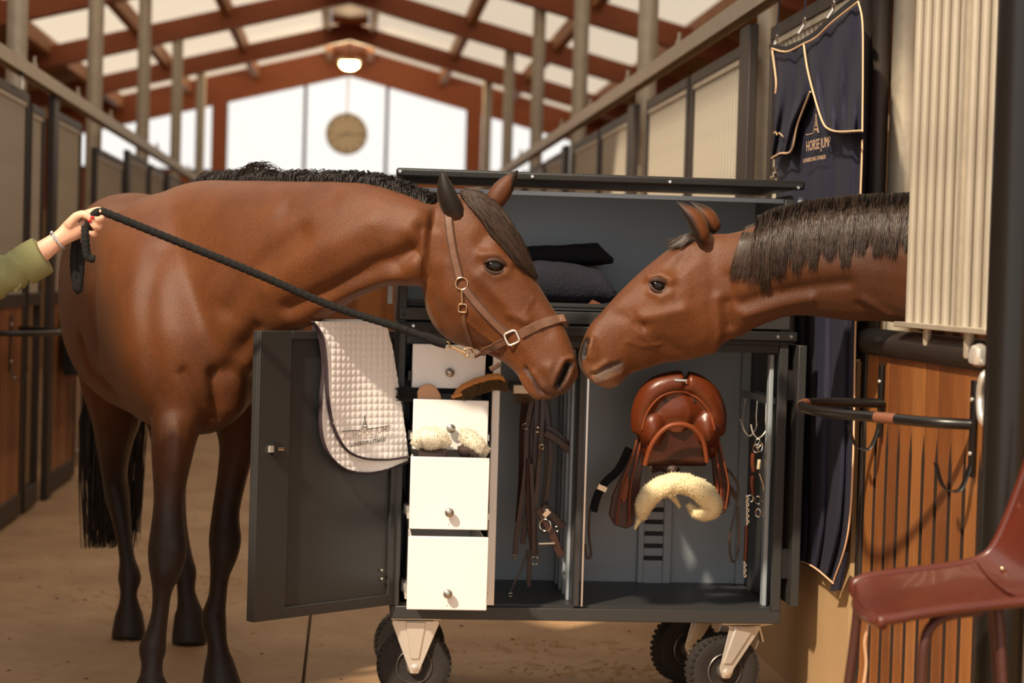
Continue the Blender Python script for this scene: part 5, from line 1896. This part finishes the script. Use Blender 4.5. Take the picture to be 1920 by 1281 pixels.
# ------------------------------------------------------------------ saddle on its rack in the right compartment
SY = 6.72
rk = MB()
xa, xb, xc, xd = (P(q, 1000, 7.05).x for q in (1196, 1207, 1243, 1258))
rack = MB().box(xa, xb, 7.035, 7.064, CF, 0.78).build('saddle_rack', 'cartin', ct, 'slotted grey rack upright', bevel=0.002)
MB().box(xc, xd, 7.035, 7.064, CF, 0.78).build('rack_rail', 'cartin', rack, bevel=0.002)
zs = [P(1225, y_, 7.05).z for y_ in (1095, 1051, 1042, 1028, 1019, 1005, 996, 983, 974, 960, 951, 938, 929, 915, 906, 870)]
MB().box(xb, xc, 7.0605, 7.0635, CF, 0.78).build('slot_shade', 'cartblk', rack, 'dark plate added as shade behind the slots')  # added dark sheet, paints the shade inside the rack slots
for z_a, z_b in zip(zs[::2], zs[1::2]):
    MB().box(xb, xc, 7.046, 7.060, z_a, z_b).build('rack_rung', 'cartin', rack)
MB().tube([(P(1268, 860, 7.04).x, 7.05, P(1268, 850, 7.04).z), (P(1268, 860, 6.7).x, 6.66, P(1268, 842, 6.7).z)], 0.022, 14).build('rack_arm', 'cart', rack)

sd = thing('saddle', 'chestnut leather saddle seen from behind in the trolley\'s right compartment', 'saddle', tuple(P(1270, 990, SY)))


def pxr(px, py, y, r_):
    return P(px, py, y), r_ * y / FPX


sb = MB()
# cantle rim, seat bowl running forward, two rear panel lobes
rows = [pxr(1197, 812, 6.66, 14), pxr(1203, 770, 6.64, 20), pxr(1225, 732, 6.62, 22), pxr(1262, 716, 6.61, 20), pxr(1296, 717, 6.61, 20), pxr(1325, 738, 6.62, 22), pxr(1343, 775, 6.64, 20), pxr(1346, 815, 6.66, 14)]
limb(sb, [(c_, r_, r_ * 1.2) for c_, r_ in rows], 16)
limb(sb, [(P(1270, 775, 6.60), .045, .075), (P(1270, 765, 6.72), .075, .06), (P(1270, 770, 6.84), .08, .045), (P(1270, 760, 6.95), .07, .05), (P(1270, 735, 7.0), .04, .04)], 18)
for x_, s_ in ((1222, -1), (1322, 1)):
    sb.ball(P(x_, 800, 6.66), .052, .075, .075)
    sb.ball(P(x_ + s_ * 6, 830, 6.74), .04, .09, .06)
sb.ball(P(1271, 772, 6.69), .125, .085, .088)
sb.ball(P(1271, 765, 6.64), .10, .05, .075)
me_ = remeshed(sb, 0.006, 14)
sbw = bvh_of(me_)
me_.polygons.foreach_set('use_smooth', [True] * len(me_.polygons))
me_.transform(Matrix.Translation(-sd.location))
link('seat', me_, 'leather', sd)
sbv = bvh_of(me_)
# welt of the cantle and the pale arch of the gullet
MB().tube(surf_line(sbw, [(1204, 806), (1214, 772), (1238, 744), (1271, 734), (1304, 743), (1330, 772), (1340, 806)], 6, 0.001)[0], 0.004, 8).build('cantle_welt', 'orange', sd)
MB().tube(spline([P(1209, 872, 6.60), P(1222, 834, 6.575), P(1244, 806, 6.56), P(1268, 796, 6.555), P(1296, 801, 6.56), P(1318, 825, 6.575), P(1326, 866, 6.60)], 6), 0.0085, 10).build('panel_edge', 'orange', sd, 'light tan edge of the rear panel')
MB().grid(lambda u, v: P(1212 + 112 * u, 800 + 74 * v - 62 * math.sin(math.pi * u) * (1 - v) + 40 * (1 - v) * 0, 6.62 + 0.02 * v), 20, 8, (0, 0.01, 0)).build('gullet_lining', 'leather2', sd, angle=180)
pl_ = surf(sbw, 1276, 713)[0] + Vector((0, -.002, 0))
MB().obox(pl_, (0.022, 0, -0.0006), (0, 0.002, 0), (0, 0, 0.004)).build('name_plate', 'chrome', sd, bevel=0.001)
for x_ in (1248, 1302):
    MB().lathe(surf(sbw, x_, 752)[0], (0, -1, 0), [(0.007, -0.002), (0.006, 0.004)], 10).build('nail', 'bridle', sd)


def flap(pts, y0, y1, m, nm, t=0.012):
    ctr = [P(a, b, y0 + (y1 - y0) * k / len(pts)) for k, (a, b) in enumerate(pts)]
    return MB().prism(ctr, (0.0, t, 0)).build(nm, m, sd, bevel=0.003)


flap([(1196, 815), (1186, 850), (1166, 890), (1148, 930), (1142, 965), (1152, 985), (1175, 992), (1188, 985), (1196, 940), (1204, 880), (1210, 830)], 6.70, 6.70, 'leather2', 'flap')
flap([(1344, 815), (1352, 850), (1364, 880), (1370, 915), (1368, 945), (1358, 962), (1348, 968), (1340, 930), (1336, 880), (1332, 830)], 6.72, 6.72, 'leather2', 'flap')
flap([(1178, 884), (1167, 915), (1163, 935), (1170, 944), (1176, 936), (1180, 910)], 6.685, 6.685, 'orange', 'flap_lining', 0.006)
flap([(1341, 890), (1346, 900), (1349, 920), (1345, 930), (1341, 915)], 6.705, 6.705, 'orange', 'flap_lining', 0.006)
for ln in ([(1196, 818), (1184, 860), (1170, 900), (1160, 950), (1156, 985)], [(1203, 822), (1192, 870), (1182, 920), (1180, 985)], [(1338, 822), (1346, 870), (1352, 920), (1348, 966)], [(1346, 818), (1357, 865), (1366, 910), (1360, 955)]):
    q = spline([(a, b, 0) for a, b in ln], 6)
    MB().tube([P(v.x, v.y, 6.672) for v in q], 0.003, 6).build('flap_seam', 'orange', sd)
for ln, w in (([(1180, 840), (1160, 880), (1135, 905), (1120, 930), (1112, 960)], 16), ([(1106, 955), (1104, 1000), (1108, 1040), (1100, 1046), (1097, 1020)], 5), ([(1352, 870), (1372, 890), (1384, 915), (1378, 960), (1368, 1010), (1371, 1048), (1379, 1050), (1385, 1020), (1384, 950)], 5), ([(1360, 905), (1375, 925), (1382, 935)], 10)):
    strap(sd, ln, w, 'blackcloth' if w > 10 else 'bridle', 6.78, 'stirrup_leather' if w < 9 else 'girth_strap')
MB().bar(P(1121, 912, 6.76), P(1137, 919, 6.76), 0.006, 0.018).build('stirrup_buckle', 'chrome', sd)

fp = thing('fleece_half_pad', 'cream fleece half pad rolled below the saddle', 'half pad', tuple(P(1270, 990, 6.6)))
rings = fleece_lump([P(1204, 972, 6.60), P(1207, 950, 6.58), P(1220, 928, 6.57), P(1244, 912, 6.56), P(1272, 906, 6.555), P(1302, 914, 6.56), P(1324, 930, 6.57), P(1336, 950, 6.58), P(1324, 962, 6.59), P(1304, 960, 6.60), P(1290, 945, 6.61)],
                    [(.014, .014), (.034, .030), (.042, .036), (.042, .036), (.042, .036), (.042, .037), (.042, .038), (.040, .034), (.036, .028), (.026, .02), (.008, .008)], 5, 0.003)
MB().loft(rings).build('fleece_roll', 'fleece2', fp, angle=180)
fuzz(rings, 2600, 0.005, 0.0007, 'fleece2', fp)
MB().loft(fleece_lump([P(1202, 965, 6.60), P(1196, 980, 6.60), P(1190, 993, 6.60)], [(.014, .012), (.01, .008), (.004, .004)], 6, 0.002, 12)).build('fleece_tail', 'fleece2', fp, angle=180)
MB().loft(fleece_lump([P(1255, 925, 6.66), P(1268, 940, 6.66), P(1275, 952, 6.66)], [(.018, .014), (.014, .01), (.006, .006)], 7, 0.002, 12)).build('fleece_tail', 'fleece2', fp, angle=180)
MB().loft(fleece_lump([P(1222, 880, 6.70), P(1240, 872, 6.68), P(1268, 885, 6.64)], [(.018, .016), (.026, .022), (.02, .018)], 8, 0.001, 12)).build('pad_underside', 'bootshell', fp, angle=180)

# ------------------------------------------------------------------ hooks with bits
XH = P(1420, 770, 6.75)
hr_ = MB().bar(P(1393, 738, 6.90), P(1452, 752, 6.60), 0.006, 0.022).build('hook_rail', 'cartin', ct, 'grey rail of wire hooks')
for a, b, d_, y_ in (((1398, 748), (1394, 800), (1402, 812), 6.86), ((1420, 752), (1418, 802), (1406, 818), 6.76), ((1437, 756), (1436, 808), (1422, 822), 6.66)):
    MB().tube(spline([P(a[0], a[1], y_), P(b[0], b[1] - 20, y_), P(b[0], b[1], y_), P(d_[0], d_[1], y_ - .01), P(d_[0] - 10, d_[1] - 10, y_ - .02), P(d_[0] - 14, d_[1] - 26, y_ - .02)], 5), 0.0028, 8).build('wire_hook', 'zinc', hr_)
bi = thing('bit_set', 'steel bits and brown leather bit straps hanging from the wire hooks', 'bit', tuple(P(1420, 1080, 6.64)))
for x_, y_, r_, ax, sx in ((1421, 832, .016, (.3, 1, 0), .6), (1425, 838, .017, (-.2, 1, 0), .55), (1417, 841, .014, (.5, 1, .2), .7), (1422, 938, .013, (.3, 1, 0), .8), (1434, 940, .014, (-.4, 1, 0), .7), (1421, 962, .014, (.6, 1, 0), .6), (1434, 960, .017, (.2, 1, 0), .5), (1407, 935, .012, (0, 1, .2), .9)):
    MB().torus(P(x_, y_, 6.63), ax, r_, 0.0026, 18, 6, sx=sx).build('bit_ring', 'chrome', bi)
for ln, r_, m in (([(1412, 850), (1411, 870), (1413, 885)], .0075, 'leather'), ([(1424, 862), (1422, 880)], .006, 'fleece2'), ([(1411, 892), (1410, 910), (1412, 928)], .0075, 'leather'), ([(1424, 888), (1430, 905), (1432, 922)], .004, 'chrome'), ([(1400, 986), (1399, 1020), (1397, 1052)], .0068, 'leather')):
    q = spline([(a, b, 0) for a, b in ln], 5)
    MB().tube([P(v.x, v.y, 6.635) for v in q], r_, 10).build('mouthpiece' if m == 'chrome' else 'bit_sleeve', m, bi)
for (x_, ya, yb, k) in ((1401, 928, 986, 11), (1396, 1052, 1082, 6)):
    for i in range(k):
        y_ = ya + (yb - ya) * (i + .5) / k
        MB().torus(P(x_ + (1 if i % 2 else -1), y_, 6.635), (0.3, 1, 0) if i % 2 else (1, .2, 0), 0.0055, 0.0018, 10, 5, ax=(0, 0, 1), sx=.65).build('chain_link', 'chrome', bi)

# ------------------------------------------------------------------ leather halter on the left horse
ha = thing('halter', 'brown padded leather halter on the head of the led horse', 'halter', tuple(surf(bay_bvh, 866, 540)[0]))


def on_head(line, w, nm='strap', m='halter', lift=0.003, t=0.004, label=None):
    p_, n_ = surf_line(bay_bvh, line, 6, lift)
    o = MB().ribbon(p_, n_, w * 6.05 / FPX, t).build(nm, m, ha, label)
    if w > 12:
        for s_ in (-.38, .38):
            q = []
            for i in range(len(p_)):
                d_ = (p_[min(i + 1, len(p_) - 1)] - p_[max(i - 1, 0)]).normalized()
                q.append(p_[i] + d_.cross(n_[i]).normalized() * w * 6.05 / FPX * s_ + n_[i] * t)
            MB().tube(q, 0.0016, 6).build('stitched_edge', 'halter2', o)
    return p_, n_


on_head([(841, 402), (845, 440), (852, 480), (862, 522)], 17, 'cheek_strap')
on_head([(872, 541), (892, 568), (920, 598), (950, 626)], 17, 'cheek_strap')
p_, n_ = surf_line(bay_bvh, [(976, 627), (1000, 614), (1030, 603), (1057, 597)], 6, 0.003)
# the noseband carries on round the far side of the nose
e_, en = p_[-1], n_[-1]
for k in range(1, 9):
    a = k / 8
    p_.append(e_ + Vector((0.012 * math.sin(a * 3.14), 0.115 * a, -0.03 * a)))
    n_.append(Vector((math.cos(a * 1.5), -.3 + a, 0.5)).normalized())
MB().ribbon(p_, n_, 18 * 6.05 / FPX, 0.005).build('noseband', 'halter', ha)
on_head([(947, 640), (925, 650), (902, 662), (890, 668)], 15, 'chin_strap')
on_head([(869, 590), (873, 612), (882, 640), (888, 662)], 9, 'throat_strap', t=0.003)


def ring_on(px, py, r_, rt=0.0028, nm='ring', m='brass', square=False, lift=0.006, rot=0.0):
    h = surf(bay_bvh, px, py)
    c, n_ = (h[0] + h[1] * lift, h[1]) if h else (P(px, py, 6.0), Vector((0, -1, 0)))
    n_ = (n_ + Vector((0, -1, 0))).normalized()
    if not square:
        return MB().torus(c, n_, r_, rt, 24, 8).build(nm, m, ha)
    a = Vector((math.cos(rot), 0, math.sin(rot)))
    a = (a - n_ * a.dot(n_)).normalized()
    b = n_.cross(a)
    pts = []
    for i in range(24):
        q = 2 * math.pi * i / 24
        cs, sn = math.cos(q), math.sin(q)
        pts.append(c + (a * math.copysign(abs(cs) ** .45, cs) + b * math.copysign(abs(sn) ** .45, sn)) * r_)
    return MB().tube(pts, rt, 8, closed=True, up=n_).build(nm, m, ha)


ring_on(866, 532, 0.0185, 0.0024)
ring_on(868, 577, 0.0125, 0.0026, square=True)
ring_on(961, 633, 0.0195, 0.0034, square=True, m='zinc', rot=0.45)
ring_on(880, 662, 0.016, 0.0022, nm='chin_ring')
p_, n_ = surf_line(bay_bvh, [(866, 545), (867, 558), (868, 568)], 4, 0.006)
MB().tube(p_, 0.0035, 8).build('snap_hook', 'brass', ha)
c_ = P(928, 688, 6.02)
MB().obox(c_, Vector((.016, 0, .009)), (0, .003, 0), Vector((-.004, 0, .007))).build('strap_end', 'halter2', ha, bevel=0.003)

# ------------------------------------------------------------------ the lead rope
lr = thing('lead_rope', 'black braided lead rope held in a hand and clipped to the halter', 'rope', tuple(P(500, 520, 5.95)))
ROPEY = 5.86
rp = spline([P(164, 432, ROPEY), P(168, 415, ROPEY - .01), P(178, 401, ROPEY - .01), P(190, 397, ROPEY), P(206, 402, ROPEY), P(330, 452, 5.88), P(480, 513, 5.91), P(620, 573, 5.94), P(740, 612, 5.96), P(818, 640, 5.97)], 16)


def braided(pts, r_, nm):
    """a rope with the small diagonal bulges of a braid"""
    q = []
    for a, b in zip(pts, pts[1:]):
        k = max(1, int((b - a).length / 0.006))
        q += [a.lerp(b, i / k) for i in range(k)]
    q.append(pts[-1])
    rs = [r_ * (1 + 0.09 * math.sin(i * 2.1)) for i in range(len(q))]
    return MB().tube(q, rs, 10).build(nm, 'rope', lr, angle=180)


braided(rp, 0.0118, 'rope_run')
braided(spline([P(160, 425, 5.85), P(160, 445, 5.84), P(162, 470, 5.84), P(166, 483, 5.84), P(178, 486, 5.84)], 8), 0.012, 'rope_end')
braided(spline([P(150, 420, 5.93), P(141, 460, 5.93), P(139, 500, 5.93), P(146, 545, 5.93), P(151, 500, 5.93), P(152, 455, 5.93)], 8), 0.0125, 'rope_loop')
MB().tube(spline([P(795, 630, 5.965), P(818, 640, 5.97), P(835, 645, 5.975)], 6), 0.0145, 12).build('rope_sleeve', 'rope', lr)
MB().torus(P(838, 648, 5.975), (0, 1, .3), 0.012, 0.0026, 16, 8, sx=.7).build('swivel_ring', 'brass', lr)
MB().tube([P(846, 650, 5.975), P(872, 662, 5.98)], 0.0055, 10).build('snap', 'brass', lr)
MB().torus(P(874, 661, 5.98), (0, 1, 0), 0.011, 0.003, 16, 8, sx=.8).build('snap_hook', 'brass', lr)

# ------------------------------------------------------------------ straw and crumbs on the floor
sv, sf = [], []
for i in range(1000):
    if random.random() < .55:
        c = Vector((random.uniform(-1.7, 1.5), random.uniform(5.6, 16), 0.002))
    else:
        q = random.choice(((-0.85, 8.6, .5, .35), (0.85, 7.6, .6, .2), (1.0, 7.15, .4, .15), (-0.6, 9.2, .3, .3), (-1.2, 10.2, .4, .6)))
        c = Vector((q[0] + random.gauss(0, q[2] * .5), q[1] + random.gauss(0, q[3] * .5), 0.002))
    a = random.uniform(0, 6.28)
    l, w = random.uniform(.008, .035), random.uniform(.0012, .0026)
    d = Vector((math.cos(a), math.sin(a), 0))
    s_ = Vector((-d.y, d.x, 0))
    o = len(sv)
    h = Vector((0, 0, random.uniform(.001, .006)))
    sv += [c - d * l - s_ * w, c - d * l + s_ * w, c + d * l + s_ * w + h, c + d * l - s_ * w + h, c + UP * (w * 1.4 + .001)]
    sf += [(o, o + 1, o + 4), (o + 1, o + 2, o + 4), (o + 2, o + 3, o + 4), (o + 3, o, o + 4), (o, o + 3, o + 2, o + 1)]
me_ = bpy.data.meshes.new('loose_straw')
me_.from_pydata([tuple(v) for v in sv], [], sf)
so = link('loose_straw', me_, 'straw')
tag(so, 'loose straw scattered over the aisle floor', 'straw')['kind'] = 'stuff'
cv, cf = [], []
for i in range(160):
    c = Vector((random.uniform(-1.6, 1.4), random.uniform(6.0, 12), 0))
    r_ = random.uniform(.003, .012)
    o = len(cv)
    cv += [c + Vector((r_ * math.cos(q) * random.uniform(.6, 1.3), r_ * math.sin(q) * random.uniform(.6, 1.6), 0)) for q in np.linspace(0, 5.2, 6)] + [c + UP * r_ * .5]
    cf += [(o + j, o + (j + 1) % 6, o + 6) for j in range(6)]
me_ = bpy.data.meshes.new('floor_crumbs')
me_.from_pydata([tuple(v) for v in cv], [], cf)
so = link('floor_crumbs', me_, 'joint')
tag(so, 'dark crumbs of dirt scattered on the floor', 'dirt')['kind'] = 'stuff'
# ================================================================== the person holding the rope
pr = thing('person', 'person at the left edge in a rolled olive sleeve holding the black rope', 'person', (-1.38, 5.62, 0))
AY = 5.88


def blob(rows, n=14, k=4):
    """rows: (centre, r sideways, r other, axis hint)"""
    c = spline([r[0] for r in rows], k)
    w = spline([(r[1], r[2], 0) for r in rows], k)
    rings = []
    for i, p in enumerate(c):
        t = (c[min(i + 1, len(c) - 1)] - c[max(i - 1, 0)]).normalized()
        b = (Vector((0, 1, 0)) - t * t.y)
        b = b.normalized() if b.length > 1e-3 else Vector((1, 0, 0))
        a = t.cross(b)
        rings.append([p + a * w[i].x * math.cos(q) + b * w[i].y * math.sin(q) for q in (2 * math.pi * j / n for j in range(n))])
    return rings


PXM = AY / FPX
body = MB()
# forearm, wrist, palm
body.loft(blob([(P(20, 512, AY - .02), 24 * PXM, 24 * PXM), (P(70, 478, AY), 21 * PXM, 20 * PXM), (P(98, 458, AY), 17.5 * PXM, 14 * PXM), (P(116, 445, AY), 16.5 * PXM, 12 * PXM), (P(134, 432, AY), 21 * PXM, 12 * PXM), (P(150, 421, AY), 23 * PXM, 12 * PXM), (P(166, 412, AY), 20 * PXM, 10 * PXM), (P(174, 408, AY), 12 * PXM, 6 * PXM)], 18))
# four fingers rooted at the far edge of the palm, curling towards the camera round the rope
fr_ = 7.0 * PXM
FING = [[(160, 402, .01), (176, 396, -.005), (187, 394, -.018), (189, 399, -.030)],
        [(166, 408, .01), (184, 405, .0), (192, 408, -.020), (184, 412, -.036), (174, 408, -.040)],
        [(168, 418, .01), (184, 420, .0), (187, 426, -.020), (178, 426, -.036), (169, 415, -.040)],
        [(164, 430, .01), (176, 436, .0), (178, 440, -.018), (171, 440, -.032), (165, 432, -.036)]]
for i, f in enumerate(FING):
    rr = fr_ * (1, 1, .95, .82)[i]
    m_ = len(f)
    body.loft(blob([(P(a, b, AY + d), rr * (1.1 - .08 * j if j < m_ - 1 else .62), rr * (1.1 - .08 * j if j < m_ - 1 else .62)) for j, (a, b, d) in enumerate(f)], 12))
# the lowest fingertip seen past the rope, and the thumb leaving the side of the palm
body.loft(blob([(P(180, 420, AY + .01), fr_, fr_), (P(190, 410, AY + .0), fr_ * .95, fr_ * .95), (P(199, 404, AY - .01), fr_ * .55, fr_ * .55)], 12))
body.loft(blob([(P(128, 424, AY - .012), fr_ * 1.4, fr_ * 1.3), (P(142, 408, AY - .02), fr_ * 1.35, fr_ * 1.3), (P(157, 402, AY - .03), fr_ * 1.15, fr_ * 1.15), (P(166, 407, AY - .036), fr_ * 1.0, fr_ * .95), (P(172, 412, AY - .04), fr_ * .6, fr_ * .6)], 12))
# upper body, mostly beyond the frame
SH = Vector((-1.30, 5.70, 1.36))
EL = P(-60, 545, AY - .06)
body.loft(blob([(SH, .055, .055), (SH.lerp(EL, .5), .05, .05), (EL, .045, .045), (P(20, 512, AY - .02), 24 * PXM, 24 * PXM)], 14))
T0 = Vector((-1.38, 5.62, 0))


def tq(x, y, z):
    return T0 + Vector((x, y, z))


def slab(rows, n=18):
    return [[tq(cx + a * math.cos(q), cy + b * math.sin(q), z) for q in (2 * math.pi * j / n for j in range(n))] for cx, cy, z, a, b in rows]


body.loft(slab([(0, 0, .86, .13, .17), (0, 0, 1.0, .115, .145), (0, 0, 1.12, .11, .14), (0, 0, 1.28, .12, .17), (0, 0, 1.38, .10, .18), (0, 0, 1.43, .06, .10), (0.01, 0, 1.47, .05, .055), (.015, 0, 1.53, .05, .055)]))
body.loft(slab([(.03, 0, 1.50, .04, .04), (.03, 0, 1.53, .075, .06), (.025, 0, 1.60, .095, .075), (.02, 0, 1.67, .10, .078), (.01, 0, 1.72, .085, .07), (0, 0, 1.75, .04, .035)]))
body.ball(tq(.125, 0, 1.61), .016, .014, .028)
body.ball(tq(.11, 0, 1.575), .014, .022, .008)
for s in (-1, 1):
    body.ball(tq(.01, s * .078, 1.61), .02, .01, .03)
    body.ball(tq(.098, s * .03, 1.632), .014, .014, .008)
    body.loft(slab([(0, s * .09, .90, .085, .085), (0, s * .09, .7, .075, .078), (.01, s * .09, .5, .055, .058), (0, s * .09, .3, .05, .052), (0, s * .09, .1, .036, .036), (0, s * .09, .06, .036, .036)]))
    body.loft([[tq(x + .0, s * .09 + b * math.cos(q), .045 + c * math.sin(q)) for q in (2 * math.pi * j / 14 for j in range(14))] for x, b, c in ((-.06, .03, .04), (0, .04, .045), (.1, .045, .035), (.18, .035, .025))])
body.loft(blob([(tq(0, -.17, 1.36), .05, .05), (tq(0, -.23, 1.1), .04, .04), (tq(.03, -.24, .86), .028, .028), (tq(.05, -.24, .72), .022, .03)], 12))
for k in range(4):
    body.loft(blob([(tq(.045 + .0, -.265 + .018 * k, .73), .009, .009), (tq(.06, -.265 + .018 * k, .67), .008, .008), (tq(.05, -.265 + .018 * k, .64), .006, .006)], 8))
body.loft(blob([(tq(.055, -.22, .76), .010, .010), (tq(.085, -.215, .71), .008, .008), (tq(.085, -.22, .68), .006, .006)], 8))
pm = remeshed(body, 0.0046, 3)
V = coords(pm)
C = np.tile(lc((240, 192, 164)), (len(V), 1))
set_colour(pm, C)
pm.transform(Matrix.Translation(-pr.location))
pbv = bvh_of(pm)
skin_m = mat('person_skin', (255, 255, 255), 0.5, var=0.1, vscale=14, attr='coat', rgb2=(244, 226, 220))
link('body', pm, skin_m, pr)
# red nails
for (a, b, d) in ((173, 408, -.047), (168, 414, -.047)):
    MB().ball(P(a, b, AY + d), 0.0062, 0.0035, 0.005).build('finger_nail', 'nail', pr, 'red painted nail')
MB().ball(P(188, 396, AY - .034), 0.004, 0.003, 0.005).build('finger_nail', 'skin', pr)
# bracelet and hair tie
wc, wa = P(108, 451, AY), (P(130, 436, AY) - P(90, 465, AY)).normalized()
MB().torus(wc, wa, 18.5 * PXM, 0.0028, 28, 8, sx=.82).build('bracelet', 'silver', pr, 'silver link bracelet')
bl_ = [o for o in pr.children if o.name.startswith('bracelet')][0]
up_ = Vector((-wa.z, 0, wa.x)).normalized()
for k in range(13):
    q = math.pi * (k + .5) / 13
    c = wc + up_ * math.cos(q) * 19 * PXM + Vector((0, -1, 0)) * math.sin(q) * 17 * PXM
    n_ = (c - wc).normalized()
    MB().obox(c, wa * .0048, wa.cross(n_) * .0026, n_ * .002).build('bracelet_link', 'silver', bl_, bevel=0.0006)
MB().torus(P(154, 409, AY - .02), (P(160, 402, AY) - P(148, 416, AY)).cross(Vector((0, 1, .2))), 9.5 * PXM, 0.0016, 18, 6).build('hair_tie', 'rope', pr, 'thin black band round the thumb')
# sleeve with a rolled cuff
q0, q1 = P(-60, 548, AY - .06), P(70, 480, AY)
rings = blob([(SH + Vector((0, 0, -.01)), .075, .075), (SH.lerp(EL, .6), .062, .062), (EL, .062, .06), (P(-25, 530, AY - .04), .06, .058), (P(15, 512, AY - .02), 36 * PXM, 34 * PXM), (P(45, 498, AY), 33 * PXM, 30 * PXM)], 24, 5)
for i, r_ in enumerate(rings):
    for j in range(len(r_)):
        c = sum(r_, Vector()) / len(r_)
        r_[j] = r_[j] + (r_[j] - c).normalized() * (0.004 * math.sin(i * 1.1 + j * .8) + .003 * math.sin(i * 2.3 - j * .5))
sl = MB().loft(rings).build('sleeve', 'sleeve', pr, 'olive green sleeve', angle=180)
cuff = blob([(P(42, 501, AY), 37 * PXM, 33 * PXM), (P(62, 489, AY), 38 * PXM, 34 * PXM), (P(79, 480, AY), 37 * PXM, 33 * PXM), (P(79.5, 479.6, AY), 31 * PXM, 27 * PXM), (P(60, 490, AY), 31 * PXM, 27 * PXM)], 24, 3)
MB().loft(cuff, cap=False).build('rolled_cuff', 'sleeve', sl)
MB().grid(lambda u, v: P(17 + 12 * u + 12 * v, 528 - 6 * u + 22 * v - 10 * u * v, AY - .05), 3, 6, (0, .004, 0)).build('sleeve_flap', 'sleeve', sl)
# shirt, trousers, hair beyond the frame
MB().loft(slab([(0, 0, .84, .145, .185), (0, 0, 1.0, .13, .16), (0, 0, 1.14, .125, .155), (0, 0, 1.28, .135, .185), (0, 0, 1.39, .112, .19), (0, 0, 1.44, .07, .11), (0.01, 0, 1.465, .058, .062)])).build('shirt', 'sleeve', pr, angle=180)
MB().loft(blob([(tq(0, -.17, 1.36), .065, .065), (tq(0, -.23, 1.1), .052, .052), (tq(.02, -.24, .92), .042, .042)], 14)).build('sleeve', 'sleeve', pr)
for s in (-1, 1):
    MB().loft(slab([(0, s * .085, .92, .10, .095), (0, s * .09, .7, .085, .088), (.01, s * .09, .5, .066, .068), (0, s * .09, .3, .06, .062), (0, s * .09, .1, .05, .05)])).build('trouser_leg', 'trousers', pr)
    MB().loft([[tq(x, s * .09 + b * math.cos(q), c + c * math.sin(q)) for q in (2 * math.pi * j / 14 for j in range(14))] for x, b, c in ((-.075, .03, .03), (-.05, .045, .05), (.02, .047, .055), (.12, .05, .04), (.2, .035, .02))]).build('boot', 'bridle', pr)
    MB().ball(tq(.106, s * .03, 1.628), .012, .012, .009).build('eye', 'fleece', pr)
MB().loft(slab([(-.03, 0, 1.46, .05, .06), (-.035, 0, 1.55, .075, .082), (-.03, 0, 1.64, .09, .09), (-.012, 0, 1.71, .10, .085), (-.01, 0, 1.755, .07, .06), (-.01, 0, 1.77, .02, .02)])).build('hair', 'hairp', pr, angle=180)
